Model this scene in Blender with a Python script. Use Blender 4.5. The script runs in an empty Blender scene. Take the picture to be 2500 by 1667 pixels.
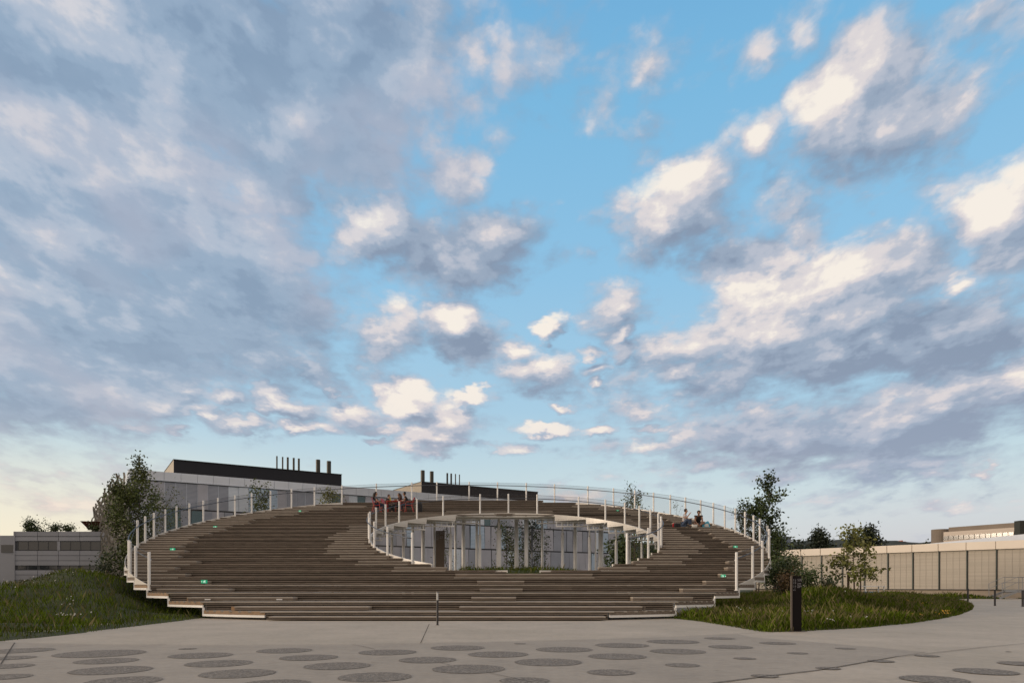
import bpy, bmesh, math, random
import numpy as np
from mathutils import Vector, Matrix

# ------------------------------------------------------------------ camera
SC = bpy.context.scene
COL = SC.collection
F, HZ, EYE = 1667.0, 1430.0, 1.08          # focal length and horizon in photo pixels (2500 wide), eye height in metres
cam_d = bpy.data.cameras.new('camera'); cam = bpy.data.objects.new('camera', cam_d); COL.objects.link(cam)
cam.location = (0, 0, EYE); cam.rotation_euler = (math.pi/2, 0, 0)
cam_d.sensor_width = 36; cam_d.lens = 36*F/2500; cam_d.shift_y = (HZ-833.5)/2500
cam_d.clip_start = 0.1; cam_d.clip_end = 9000
SC.camera = cam
SC.render.resolution_x = 1024; SC.render.resolution_y = 682
SC.view_settings.view_transform = 'Standard'; SC.view_settings.look = 'None'
SC.view_settings.exposure = 0; SC.view_settings.gamma = 1

def srgb(r, g, b):
    f = lambda c: (c/255/12.92) if c/255 <= .04045 else ((c/255+.055)/1.055)**2.4
    return (f(r), f(g), f(b), 1)

# ------------------------------------------------------------------ sky: blue gradient, cumulus as noise gathered round cloud directions
SUN_EL, SUN_AZ = math.radians(9), math.radians(-95)      # low evening sun, to the left; azimuth from +Y towards +X
def build_world():
    w = bpy.data.worlds.new('World'); SC.world = w; w.use_nodes = True
    nt = w.node_tree; nt.nodes.clear(); L = nt.links; N = nt.nodes
    def new(t, **k):
        n = N.new(t)
        for a, b in k.items(): setattr(n, a, b)
        return n
    def put(sock, v):
        if hasattr(v, 'node'): L.new(v, sock)
        else: sock.default_value = v
    def m(op, a, b=0.0, c=0.0, clamp=False):
        n = new('ShaderNodeMath', operation=op, use_clamp=clamp)
        for i, v in enumerate((a, b, c)):
            if v is not None and i < len(n.inputs): put(n.inputs[i], v)
        return n.outputs[0]
    def vm(op, a, b):
        n = new('ShaderNodeVectorMath', operation=op); put(n.inputs[0], a)
        if op == 'SCALE': put(n.inputs['Scale'], b)
        else: put(n.inputs[1], b)
        return n.outputs[0]
    def mix(f, a, b):
        n = new('ShaderNodeMix', data_type='RGBA'); put(n.inputs[0], f); put(n.inputs[6], a); put(n.inputs[7], b); return n.outputs[2]
    def step(x, a, b):
        n = new('ShaderNodeMapRange', interpolation_type='SMOOTHSTEP'); put(n.inputs[0], x); n.inputs[1].default_value = a; n.inputs[2].default_value = b; return n.outputs[0]
    def noise(v, scale, det, rough=.55, dist=0.0, color=False):
        n = new('ShaderNodeTexNoise', noise_dimensions='2D'); put(n.inputs['Vector'], v); n.inputs['Scale'].default_value = scale
        n.inputs['Detail'].default_value = det; n.inputs['Roughness'].default_value = rough; n.inputs['Distortion'].default_value = dist
        return n.outputs['Color' if color else 'Fac']
    tc = new('ShaderNodeTexCoord').outputs['Generated']
    sep = new('ShaderNodeSeparateXYZ'); L.new(tc, sep.inputs[0]); x, y, z = sep.outputs
    phi = m('ARCTAN2', x, y); the = m('ARCSINE', z)
    cmb = new('ShaderNodeCombineXYZ'); L.new(phi, cmb.inputs[0]); L.new(the, cmb.inputs[1]); P0 = cmb.outputs[0]
    # noise space: cells shrink and flatten towards the horizon
    k = m('DIVIDE', 1.0, m('ADD', m('MAXIMUM', the, 0.0), 0.85))
    lv = m('MULTIPLY', m('LOGARITHM', m('ADD', m('MAXIMUM', the, 0.0), 0.30), math.e), -1.0)
    cq = new('ShaderNodeCombineXYZ'); L.new(m('MULTIPLY', phi, k), cq.inputs[0]); L.new(lv, cq.inputs[1]); Q0 = cq.outputs[0]
    def ang(px, py):
        u = (px-1250)/F; v = (HZ-py)/F
        ph = math.atan(u); return ph, math.atan(v*math.cos(ph))
    def blobs(P, lst):
        tot = None
        for (bx, by, rx, ry, rot, wt) in lst:
            c = ang(bx, by); e = ang(bx+rx, by); g = ang(bx, by-ry)
            mp = new('ShaderNodeMapping', vector_type='TEXTURE'); put(mp.inputs['Vector'], P)
            mp.inputs['Location'].default_value = (c[0], c[1], 0); mp.inputs['Rotation'].default_value = (0, 0, math.radians(rot))
            mp.inputs['Scale'].default_value = (abs(e[0]-c[0])*1.8, abs(g[1]-c[1])*1.8, 1)
            gt = new('ShaderNodeTexGradient', gradient_type='SPHERICAL'); L.new(mp.outputs[0], gt.inputs[0])
            v = m('MULTIPLY', gt.outputs['Fac'], wt)
            tot = v if tot is None else m('ADD' if wt < 0 else 'MAXIMUM', tot, v)
        return tot
    S = 2500/2352
    def sc(l): return [(a*S, b*S, c*S, d*S, r, w_) for (a, b, c, d, r, w_) in l]
    # cloud directions, measured from the photograph
    DEN = sc([(150,100,420,300,0,1.2),(520,180,420,300,0,1.3),(780,120,260,260,0,1.1),(250,430,420,260,-10,1.3),(120,700,420,260,0,1.25),
        (480,620,280,220,-30,1.1),(560,760,170,90,0,.9),(260,880,330,90,0,.95),(140,940,260,60,-4,.85),(860,330,200,130,-30,.7),(960,100,150,200,0,.7),
        (1040,395,85,75,-20,1.0),(865,540,110,75,10,1.1),(1000,570,210,90,0,.95),(1160,540,110,60,0,.75),
        (1240,140,120,170,10,.5),(1500,130,80,90,0,.5),(1475,300,85,60,-20,.6),(1390,210,60,140,0,.35),
        (1990,215,120,170,-25,1.25),(2060,260,150,170,-20,.9),(1745,345,60,55,-30,.62),(1740,140,60,60,0,.6),(1860,90,80,80,-20,.55),
        (1560,500,140,90,15,1.0),(1700,580,180,80,-20,.95),(1830,500,80,90,0,.85),(1400,480,100,50,0,.5),(1585,420,40,26,20,.7),
        (1860,710,220,125,10,1.4),(2060,620,120,110,-20,1.0),(2160,780,260,80,0,1.15),(1950,800,220,70,0,1.0),(2190,665,60,45,30,.85),
        (2290,510,120,130,25,1.2),(2330,590,120,60,0,.9),(2230,60,160,100,0,.75),(1560,800,130,60,0,.85),(1440,880,90,45,0,.65),(1700,870,230,60,0,.75),
        (870,790,105,80,-10,.9),(1065,755,72,52,0,1.0),(1240,858,90,52,-10,1.0),(1260,735,28,18,0,0.87),(1425,762,34,20,10,.75),(1400,710,70,50,0,.55),
        (1030,955,85,55,-5,.9),(975,1005,70,35,0,.8),(930,910,55,30,0,1.02),(820,945,110,42,-4,.8),(640,925,70,28,0,0.87),(560,980,60,20,0,0.77),(380,922,45,24,0,0.82),
        (520,910,45,22,0,0.82),(430,880,45,18,0,0.72),(690,850,100,26,-8,0.87),(720,985,90,22,0,0.77),(1150,1030,80,12,0,0.62),(1370,992,45,12,0,0.62),(1080,897,30,12,0,0.67),
        (1490,940,85,38,0,.75),(1500,1035,150,32,0,.75),(1780,1000,300,75,0,.95),(2100,960,300,90,8,1.05),(2330,880,90,60,20,.95),(1650,1060,260,40,0,.65),(2000,1060,330,45,0,.75),
        (1370,880,22,16,0,0.82),(2000,475,40,18,15,.4),(2260,1078,40,12,0,.45),(120,1090,160,18,-3,.5),(120,1150,160,30,-6,.55),(2150,1170,260,20,0,.45),(1330,1150,90,28,0,.5),
        (1900,1150,260,24,0,.4),(880,600,110,40,0,.6),(270,915,60,22,0,.6),(470,940,40,16,0,.75),(600,945,34,14,0,.75),(860,975,50,16,0,.7),(740,880,24,10,0,.7),(1000,1040,60,14,0,.6),(1290,932,18,9,0,.7),(1180,790,40,22,0,.6),(1340,560,50,40,0,.55),(1100,150,70,120,0,.45),(1660,130,50,40,0,.4),(2120,1100,200,18,0,.5),(1490,985,60,12,0,.55),(1240,990,50,10,0,.5),(300,985,70,16,0,.6),(180,905,70,22,0,.7),(505,955,26,12,0,.8),(1340,800,30,12,0,.6),(1360,840,40,22,0,.6),(1430,800,40,22,0,.6),(680,985,40,14,0,.75),(1010,1010,60,26,0,.75),(870,1010,26,10,0,.7),(420,985,40,12,0,.65),(1540,860,60,26,0,.6)])
    LIT = sc([(330,270,110,90,-40,.75),(60,560,130,80,-20,.45),(640,530,90,40,-30,.45),(430,480,60,40,-30,.5),(200,690,120,40,0,.3),(60,300,60,60,0,.3),(800,60,60,60,0,.3),(1030,370,80,55,-15,.75),(850,520,95,62,10,1.1),(1240,60,120,130,0,.2),
        (1490,120,80,90,0,.35),(1470,290,70,50,0,.45),(1960,200,110,150,-25,1.1),(1745,340,60,60,0,.6),(1740,140,60,60,0,.5),(1860,90,80,80,0,.5),(1550,490,110,75,15,.7),
        (1585,420,40,26,0,1.0),(1830,480,60,60,0,.55),(1850,690,200,105,12,1.1),(2000,610,90,70,-20,.5),(2195,660,60,45,30,.9),(2290,480,110,110,25,1.0),(2230,60,170,110,0,.6),
        (1560,780,120,50,0,.5),(1440,870,80,40,0,.45),(860,760,90,60,0,.75),(1065,735,70,36,0,.85),(1235,835,80,36,-10,.9),(1260,735,28,20,0,.8),(1425,762,34,20,10,.8),(1400,710,70,50,0,.6),
        (1020,950,80,50,-5,.7),(960,1010,60,30,0,.7),(930,905,55,30,0,.8),(800,925,100,26,-4,.45),(640,910,60,20,0,.4),(380,915,45,24,0,.6),(520,905,45,22,0,.6),(430,878,45,18,0,.6),
        (560,975,60,20,0,.5),(690,830,60,18,0,.5),(1490,930,85,38,0,.55),(1460,1030,120,32,0,.55),(1650,1070,240,40,0,.35),(2320,860,70,40,20,.65),(2150,920,70,20,20,.4),(1370,880,22,16,0,.9),(2260,1160,200,30,0,.5),(1330,1150,90,28,0,.7),(120,1150,160,30,0,.3)])
    DEN = [(a, b, c*1.1, d*1.2, r, w_+.32) if c < 75*S and b > 690*S else (a, b, c, d, r, w_) for (a, b, c, d, r, w_) in DEN]
    LIT = LIT+[(a, b-d*.3, c, d*.8, r, .62) for (a, b, c, d, r, w_) in DEN if c < 80*S and b > 860*S]
    DRK = sc([(700,270,330,190,-30,.42),(560,60,180,90,-30,.3),(330,680,300,90,-10,.36),(500,760,220,90,0,.26),(1090,580,160,60,0,.32),(1680,600,170,50,-10,.34),(2150,790,260,55,0,.42),(1980,880,200,40,0,.3),
        (2100,990,340,60,4,.4),(1800,1040,260,40,0,.25),(120,930,300,60,0,.2),(2010,560,60,40,0,.3),(1180,540,90,50,0,.3)])
    wn = vm('SUBTRACT', noise(Q0, 7.0, 5, .62, 0, True), (.5, .5, .5))
    Pw = vm('ADD', P0, vm('SCALE', wn, .085))
    def density(off, det):
        P = vm('ADD', Pw, (off[0], off[1], 0)); Q = vm('ADD', Q0, (off[0]*2.0, -off[1]*3.0, 0))
        b = blobs(P, DEN)
        n = noise(Q, 9.0, det, .62, .1)
        vo = new('ShaderNodeTexVoronoi', feature='SMOOTH_F1', voronoi_dimensions='2D', normalize=True); put(vo.inputs['Vector'], vm('ADD', Q, vm('SCALE', wn, .05))); vo.inputs['Scale'].default_value = 20.0
        vo.inputs['Detail'].default_value = 2.5; vo.inputs['Roughness'].default_value = .55; vo.inputs['Smoothness'].default_value = .35
        puff = m('SUBTRACT', .38, vo.outputs['Distance'])
        return m('ADD', b, m('ADD', m('MULTIPLY', m('SUBTRACT', n, .5), 1.15), m('MULTIPLY', puff, .75))), n
    D1, n1 = density((0, 0), 8)
    D2, n2 = density((-.010, .016), 6)
    rel = m('SUBTRACT', D1, D2)
    # unseen warm cloud overhead and behind, added to warm the scene's light
    fill_cloud = m('MAXIMUM', step(m('ABSOLUTE', phi), .80, 1.25), step(the, .80, 1.10))
    D1 = m('ADD', D1, m('MULTIPLY', fill_cloud, .62))
    alpha = step(D1, .16, .74)
    lit = blobs(Pw, LIT); drk = blobs(Pw, DRK)
    fine = noise(Q0, 16.0, 6, .6, .2)
    shade = m('ADD', m('ADD', m('MULTIPLY', m('MULTIPLY', lit, m('ADD', fine, .5)), .44), m('MULTIPLY', rel, .95)), m('ADD', m('MULTIPLY', drk, -.7), m('MULTIPLY', fill_cloud, .38)))
    big = noise(Q0, 5.0, 4, .5, .1)
    shade = m('ADD', m('ADD', shade, .30), m('ADD', m('MULTIPLY', m('SUBTRACT', fine, .5), .5), m('MULTIPLY', m('SUBTRACT', big, .5), .5)), clamp=True)
    BANK = sc([(150,100,520,360,0,1.4),(560,180,460,330,0,1.4),(250,470,470,300,-10,1.4),(140,760,460,260,0,1.3),(520,650,260,200,-30,1.2),(1240,140,140,180,0,.7)])
    bank = step(blobs(Pw, BANK), .15, .75)
    soft = m('ADD', m('MULTIPLY', m('SUBTRACT', shade, .30), .80), m('ADD', m('MULTIPLY', noise(Q0, 3.6, 6, .6, .2), .80), -.08))
    shade = m('ADD', m('MULTIPLY', shade, m('SUBTRACT', 1.0, bank)), m('MULTIPLY', soft, bank))
    cr = new('ShaderNodeValToRGB'); L.new(shade, cr.inputs[0]); e = cr.color_ramp; e.interpolation = 'EASE'
    e.elements[0].position = 0; e.elements[0].color = srgb(136, 150, 172)
    e.elements[1].position = 1; e.elements[1].color = srgb(250, 240, 228)
    for p, c in ((.25, (154, 168, 188)), (.5, (185, 190, 203)), (.75, (224, 216, 216))):
        q = e.elements.new(p); q.color = srgb(*c)
    # clear sky by elevation
    sr = new('ShaderNodeValToRGB'); L.new(m('DIVIDE', the, 1.0), sr.inputs[0]); e = sr.color_ramp
    e.elements[0].position = 0; e.elements[0].color = srgb(226, 226, 222)
    e.elements[1].position = 1; e.elements[1].color = srgb(80, 150, 212)
    for p, c in ((.09, (220, 230, 232)), (.16, (204, 225, 233)), (.25, (176, 213, 236)), (.42, (150, 203, 238)), (.62, (128, 192, 233))):
        q = e.elements.new(p); q.color = srgb(*c)
    sky = new('ShaderNodeTexSky', sky_type='NISHITA', sun_disc=False); sky.sun_elevation = SUN_EL; sky.sun_rotation = SUN_AZ
    sky.air_density = 1.0; sky.dust_density = 1.5
    skyn = vm('SCALE', sky.outputs[0], .10)
    base = mix(.12, sr.outputs[0], skyn)
    # warm glow low down on the sun's side, dusk mauve low on the other
    glow = m('MULTIPLY', step(phi, -.05, -.62), step(the, .22, .03))
    base = mix(m('MULTIPLY', glow, .8), base, srgb(255, 240, 208))
    ros = m('MULTIPLY', step(phi, .05, .6), step(the, .16, .02))
    base = mix(m('MULTIPLY', ros, .55), base, srgb(196, 190, 200))
    # cloud colour fades warm and pale low in the sky
    low = step(the, .34, .10)
    cr_ = mix(m('MULTIPLY', fill_cloud, .75), cr.outputs[0], mix(shade, srgb(196, 176, 168), srgb(255, 226, 190)))
    cc = mix(m('MULTIPLY', low, .30), cr_, mix(lit, srgb(176, 184, 204), srgb(250, 222, 208)))
    cc = mix(m('MULTIPLY', m('MULTIPLY', bank, step(noise(Q0, 2.6, 4, .6, .2), .5, .68)), .5), cc, srgb(186, 180, 192))
    cc = mix(m('MULTIPLY', glow, .55), cc, srgb(250, 226, 198))
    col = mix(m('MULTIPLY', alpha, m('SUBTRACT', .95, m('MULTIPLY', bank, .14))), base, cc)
    # ground side of the sphere
    col = mix(step(the, 0.0, -.004), col, srgb(120, 118, 116))
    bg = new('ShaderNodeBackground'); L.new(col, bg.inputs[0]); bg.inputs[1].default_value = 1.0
    out = new('ShaderNodeOutputWorld'); L.new(bg.outputs[0], out.inputs[0])
    w.cycles.sampling_method = 'MANUAL'; w.cycles.sample_map_resolution = 256
import sys
build_world()
sl = bpy.data.lights.new('sun', 'SUN'); sun = bpy.data.objects.new('sun', sl); COL.objects.link(sun)
sl.energy = 2.0; sl.angle = math.radians(10); sl.color = (1.0, .80, .60)
sun.rotation_euler = Vector((math.sin(SUN_AZ)*math.cos(SUN_EL), math.cos(SUN_AZ)*math.cos(SUN_EL), math.sin(SUN_EL))).to_track_quat('Z', 'Y').to_euler()

# ------------------------------------------------------------------ helpers
R_ = random.Random(7)
def link(o, parent=None):
    COL.objects.link(o)
    if parent is not None: o.parent = parent
    return o
def tag(o, label=None, cat=None, group=None, kind=None):
    for k_, v in (('label', label), ('category', cat), ('group', group), ('kind', kind)):
        if v: o[k_] = v
    return o
def empty(name, loc=(0, 0, 0), rz=0, label=None, cat=None, group=None):
    o = bpy.data.objects.new(name, None); o.empty_display_size = .2; o.location = loc; o.rotation_euler = (0, 0, rz); link(o)
    return tag(o, label, cat, group)
def children(o): return [c for c in COL.objects if c.parent == o]
class MB:
    """collects faces and links them as one mesh object"""
    def __init__(s): s.v = []; s.f = []; s.t = []; s.mi = []; s.tone = .5; s.m = 0
    def add(s, vs, fs):
        n = len(s.v); s.v += [tuple(v) for v in vs]
        for f in fs: s.f.append([n+i for i in f]); s.t.append(s.tone); s.mi.append(s.m)
    def box(s, x0, x1, y0, y1, z0, z1):
        s.add([(x0,y0,z0),(x1,y0,z0),(x1,y1,z0),(x0,y1,z0),(x0,y0,z1),(x1,y0,z1),(x1,y1,z1),(x0,y1,z1)],
              [(0,3,2,1),(4,5,6,7),(0,1,5,4),(1,2,6,5),(2,3,7,6),(3,0,4,7)])
    def hexa(s, b, t):        # bottom quad, top quad (counter-clockwise)
        s.add(list(b)+list(t), [(0,3,2,1),(4,5,6,7),(0,1,5,4),(1,2,6,5),(2,3,7,6),(3,0,4,7)])
    def bar(s, p, q, w, h=None, up=(0, 0, 1)):
        p = Vector(p); q = Vector(q); h = h or w; d = (q-p).normalized(); u = Vector(up)
        if abs(d.dot(u)) > .98: u = Vector((0, 1, 0))
        a = d.cross(u).normalized()*w/2; b = a.cross(d).normalized()*h/2
        s.hexa([p-a-b, p+a-b, p+a+b, p-a+b], [q-a-b, q+a-b, q+a+b, q-a+b])
    def tube(s, pts, r, n=8, caps=True):
        pts = [Vector(p) for p in pts]; rr = r if isinstance(r, (list, tuple)) else [r]*len(pts)
        base = len(s.v); prev = None
        for i, p in enumerate(pts):
            d = (pts[min(i+1, len(pts)-1)]-pts[max(i-1, 0)])
            d = d.normalized() if d.length > 1e-9 else Vector((0, 0, 1))
            if prev is None: a = d.cross(Vector((0, 0, 1)) if abs(d.z) < .9 else Vector((1, 0, 0))).normalized()
            else: a = (prev-d*prev.dot(d)).normalized()
            prev = a; b = d.cross(a)
            for j in range(n):
                t = 2*math.pi*j/n; s.v.append(tuple(p+(a*math.cos(t)+b*math.sin(t))*rr[i]))
        def F_(f): s.f.append(f); s.t.append(s.tone); s.mi.append(s.m)
        for i in range(len(pts)-1):
            for j in range(n):
                F_([base+i*n+j, base+i*n+(j+1) % n, base+(i+1)*n+(j+1) % n, base+(i+1)*n+j])
        if caps:
            F_([base+j for j in range(n)][::-1]); F_([base+(len(pts)-1)*n+j for j in range(n)])
    def prism(s, poly, z0, z1):
        n = len(poly); b = [(p[0], p[1], z0) for p in poly]; t = [(p[0], p[1], z1) for p in poly]
        s.add(b+t, [tuple(range(n))[::-1], tuple(range(n, 2*n))]+[(i, (i+1) % n, n+(i+1) % n, n+i) for i in range(n)])
    def sphere(s, c, r, nu=10, nv=7):
        r = r if isinstance(r, (tuple, list)) else (r, r, r); vs = []; fs = []
        for i in range(nv+1):
            a = math.pi*i/nv
            for j in range(nu):
                b = 2*math.pi*j/nu; vs.append((c[0]+r[0]*math.sin(a)*math.cos(b), c[1]+r[1]*math.sin(a)*math.sin(b), c[2]+r[2]*math.cos(a)))
        for i in range(nv):
            for j in range(nu): fs.append((i*nu+j, (i+1)*nu+j, (i+1)*nu+(j+1) % nu, i*nu+(j+1) % nu))
        s.add(vs, fs)
    def build(s, name, mats, parent=None, smooth=False, tone=False):
        me = bpy.data.meshes.new(name); me.from_pydata(s.v, [], s.f)
        for m_ in (mats if isinstance(mats, (list, tuple)) else [mats]): me.materials.append(m_)
        if any(s.mi): me.polygons.foreach_set('material_index', s.mi)
        if smooth: me.polygons.foreach_set('use_smooth', [True]*len(s.f))
        if tone:
            at = me.attributes.new('tone', 'FLOAT', 'FACE'); at.data.foreach_set('value', s.t)
        me.update()
        return link(bpy.data.objects.new(name, me), parent)
def raw_mesh(name, V, Fc, mats, parent=None, tone=None, mi=None):
    """numpy verts (n,3), faces (m,k) all of the same k"""
    me = bpy.data.meshes.new(name); n, k_ = Fc.shape
    me.vertices.add(len(V)); me.vertices.foreach_set('co', V.astype(np.float32).ravel())
    me.loops.add(n*k_); me.loops.foreach_set('vertex_index', Fc.astype(np.int32).ravel())
    me.polygons.add(n); me.polygons.foreach_set('loop_start', np.arange(0, n*k_, k_, dtype=np.int32))
    for m_ in (mats if isinstance(mats, (list, tuple)) else [mats]): me.materials.append(m_)
    if tone is not None:
        at = me.attributes.new('tone', 'FLOAT', 'FACE'); at.data.foreach_set('value', tone.astype(np.float32))
    if mi is not None: me.polygons.foreach_set('material_index', mi.astype(np.int32))
    me.update(calc_edges=True); me.validate()
    return link(bpy.data.objects.new(name, me), parent)

def mat(name, col, rough=.7, metal=0, var=0.0, vscale=3.0, stretch=(1, 1, 1), bump=0.0, bscale=None, tone=0.0, col2=None, spec=None, trans=None, emit=None, alpha=None):
    M = bpy.data.materials.new(name); M.use_nodes = True; nt = M.node_tree; L = nt.links; N = nt.nodes
    b = N['Principled BSDF']; b.inputs['Roughness'].default_value = rough; b.inputs['Metallic'].default_value = metal
    if spec is not None: b.inputs['Specular IOR Level'].default_value = spec
    c = tuple(col[:3])+(1,); b.inputs['Base Color'].default_value = c; out = None
    if var or bump or col2:
        tc = N.new('ShaderNodeTexCoord'); mp = N.new('ShaderNodeMapping'); L.new(tc.outputs['Object'], mp.inputs[0]); mp.inputs['Scale'].default_value = stretch
        nz = N.new('ShaderNodeTexNoise'); L.new(mp.outputs[0], nz.inputs['Vector']); nz.inputs['Scale'].default_value = vscale; nz.inputs['Detail'].default_value = 6; nz.inputs['Roughness'].default_value = .65
        if var or col2:
            r = N.new('ShaderNodeMapRange'); L.new(nz.outputs['Fac'], r.inputs[0]); r.inputs[1].default_value = .3; r.inputs[2].default_value = .7
            mx = N.new('ShaderNodeMix'); mx.data_type = 'RGBA'; L.new(r.outputs[0], mx.inputs[0])
            c2 = tuple(col2[:3]) if col2 else tuple(min(1, x*(1+var)) for x in c[:3]); c1 = c[:3] if col2 else tuple(x*(1-var) for x in c[:3])
            mx.inputs[6].default_value = (*c1, 1); mx.inputs[7].default_value = (*c2, 1); out = mx.outputs[2]
        if bump:
            bp = N.new('ShaderNodeBump'); bp.inputs['Strength'].default_value = bump; bp.inputs['Distance'].default_value = .02
            n2 = N.new('ShaderNodeTexNoise'); L.new(mp.outputs[0], n2.inputs['Vector']); n2.inputs['Scale'].default_value = bscale or vscale*4; n2.inputs['Detail'].default_value = 5
            L.new(n2.outputs['Fac'], bp.inputs['Height']); L.new(bp.outputs[0], b.inputs['Normal'])
    if tone:
        at = N.new('ShaderNodeAttribute'); at.attribute_name = 'tone'
        r = N.new('ShaderNodeMapRange'); L.new(at.outputs['Fac'], r.inputs[0]); r.inputs[3].default_value = 1-tone; r.inputs[4].default_value = 1+tone
        vm = N.new('ShaderNodeVectorMath'); vm.operation = 'SCALE'
        if out: L.new(out, vm.inputs[0])
        else: vm.inputs[0].default_value = c[:3]
        L.new(r.outputs[0], vm.inputs['Scale']); out = vm.outputs[0]
    if out: L.new(out, b.inputs['Base Color'])
    if emit:
        b.inputs['Emission Color'].default_value = (*emit[:3], 1); b.inputs['Emission Strength'].default_value = emit[3]
    if alpha is not None: b.inputs['Alpha'].default_value = alpha
    if trans: b.inputs['Transmission Weight'].default_value = trans
    return M
M = {}
M['tread'] = mat('weathered_decking', (.31, .275, .235), .75, var=.25, vscale=6, stretch=(.4, 6, 6), bump=.3, tone=.16)
M['riser'] = mat('brown_slats', (.165, .135, .108), .8, var=.35, vscale=5, stretch=(.35, 6, 6), bump=.3, tone=.20)
M['endgrain'] = mat('fresh_timber', (.36, .22, .12), .8, var=.15, vscale=8, stretch=(.5, 5, 5), tone=.2)
M['cheek'] = mat('tan_edge_board', (.27, .18, .11), .8, var=.2, vscale=8, tone=.2)
M['bracket'] = mat('brackets_and_dark_backing', (.022, .017, .014), .9)
M['white'] = mat('white_painted_steel', (.80, .80, .79), .42, var=.05, vscale=2)
M['soffit'] = mat('pale_soffit_sheet', (.66, .64, .60), .35, var=.04, vscale=1.5)
M['steel'] = mat('grey_steel_tube', (.10, .11, .13), .45, metal=.6)
M['galv'] = mat('galvanised_steel', (.30, .31, .32), .5, metal=.5, var=.15, vscale=12)

def gray(v, a=None): return (v, v, v) if a is None else (v, v, v, a)
def pix(x, v, d):                       # a photo pixel at a depth, as a point of the place
    return Vector(((x-1250)/F*d, d, EYE+(HZ-v)/F*d))
def gnd(x, v, z=0.0):                   # a photo pixel on the ground
    d = (EYE-z)*F/(v-HZ); return ((x-1250)/F*d, d)

# ------------------------------------------------------------------ the tilted timber ring
RT, TT, Y0 = 0.288, 1.12, 21.8
def hk(k_): return 0.274+RT*k_
def yk(k_): return Y0+TT*k_
def plane_z(y): return 0.274+RT*(y-Y0)/TT
def four(s, th):
    r = s[0]
    for j in range(1, (len(s)-1)//2+1): r += s[2*j-1]*math.cos(j*th)+s[2*j]*math.sin(j*th)
    return r
OC, OS = (-3.0, 35.7), [14.821, -.399, -.125, -.328, -.387, .038, .036, -.018, .044]
IC, IS = (0.04, 35.2), [7.47, -.145, -.003, .145, -.251, -.058, .001]
def ro(th): return four(OS, th)
def ri(th): return four(IS, th)
NP = 720
OP = [(OC[0]+ro(t)*math.sin(t), OC[1]+ro(t)*math.cos(t)) for t in (2*math.pi*i/NP for i in range(NP))]
IP = [(IC[0]+ri(t)*math.sin(t), IC[1]+ri(t)*math.cos(t)) for t in (2*math.pi*i/NP for i in range(NP))]
def ext(P, y):
    xs = []
    for i in range(len(P)):
        a, b = P[i], P[(i+1) % len(P)]
        if (a[1]-y)*(b[1]-y) < 0 or a[1] == y: xs.append(a[0]+(b[0]-a[0])*((y-a[1])/(b[1]-a[1]) if b[1] != a[1] else 0))
    return (min(xs), max(xs)) if len(xs) >= 2 else None
OYMIN, OYMAX = min(p[1] for p in OP), max(p[1] for p in OP)
IYMIN, IYMAX = min(p[1] for p in IP), max(p[1] for p in IP)
NT = int((OYMAX-.1-Y0)/TT)+1
def segs(y):
    o = ext(OP, y)
    if not o: return []
    i = ext(IP, y)
    return [(o[0], i[0]), (i[1], o[1])] if i else [o]
def d_out(x, y):
    dx, dy = x-OC[0], y-OC[1]; return ro(math.atan2(dx, dy))-math.hypot(dx, dy)
def d_in(x, y):
    dx, dy = x-IC[0], y-IC[1]; return math.hypot(dx, dy)-ri(math.atan2(dx, dy))
def boards(mb, x0, x1, y0, y1, z0, z1, tones=(.2, .8), jit=True):
    x = x0
    while x < x1-.02:
        e = min(x1, x+R_.uniform(2.6, 4.4)) if jit else x1
        if x1-e < .5: e = x1
        mb.tone = R_.uniform(*tones); mb.box(x, e-(.004 if e < x1 else 0), y0, y1, z0, z1); x = e
def riser_slats(mb, x0, x1, y, ztop, zbot, n=3, gap=.030, tones=(.1, .9)):
    s = (ztop-zbot-n*gap)/n
    for i in range(n):
        z1 = ztop-i*(s+gap)-(gap*.35); boards(mb, x0, x1, y, y+.028, z1-s, z1, tones)
def brackets(mb, x0, x1, y, ztop, zbot):
    x = math.ceil(x0/.5)*.5+.06
    while x < x1-.05:
        mb.box(x, x+.045, y+.030, y+.075, zbot, ztop); x += .5
amph = empty('ring_amphitheatre', (-3, 20.8, 0), label='tilted oval ring of brown timber steps raised on white columns around an open court', cat='amphitheatre')
AMI = Matrix.Translation((3, -20.8, 0))
def under(o, par):              # keep world coordinates while parented to a placed empty
    o.parent = par; o.matrix_parent_inverse = par.matrix_basis.inverted() if par.type == 'EMPTY' else Matrix.Identity(4); return o
def ribbon(mb, pts, out, th):
    """pts: list of (x, y, z0, z1); wall of thickness th on the side given by sign out of the left normal"""
    for a, b in zip(pts[:-1], pts[1:]):
        d = Vector((b[0]-a[0], b[1]-a[1])); 
        if d.length < 1e-6: continue
        nrm = Vector((-d.y, d.x)).normalized()*th*out
        mb.hexa([(a[0], a[1], a[2]), (b[0], b[1], b[2]), (b[0]+nrm.x, b[1]+nrm.y, b[2]), (a[0]+nrm.x, a[1]+nrm.y, a[2])],
                [(a[0], a[1], a[3]), (b[0], b[1], b[3]), (b[0]+nrm.x, b[1]+nrm.y, b[3]), (a[0]+nrm.x, a[1]+nrm.y, a[3])])
def px_x(px, y): return (px-1250)/F*y
FRONT_BLOCKS = {0: [(575, 902), (1122, 1567)], 1: [(461, 718), (1151, 1260), (1544, 1690)], 2: [(None, 562), (1171, 1276), (1665, 1770)],
                3: [(None, 505), (1165, 1280), (1722, None)], 4: [(None, 456), (1112, 1446), (1760, None)], 5: [(None, 430), (963, 1123), (1425, 1578), (1775, None)]}
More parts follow.
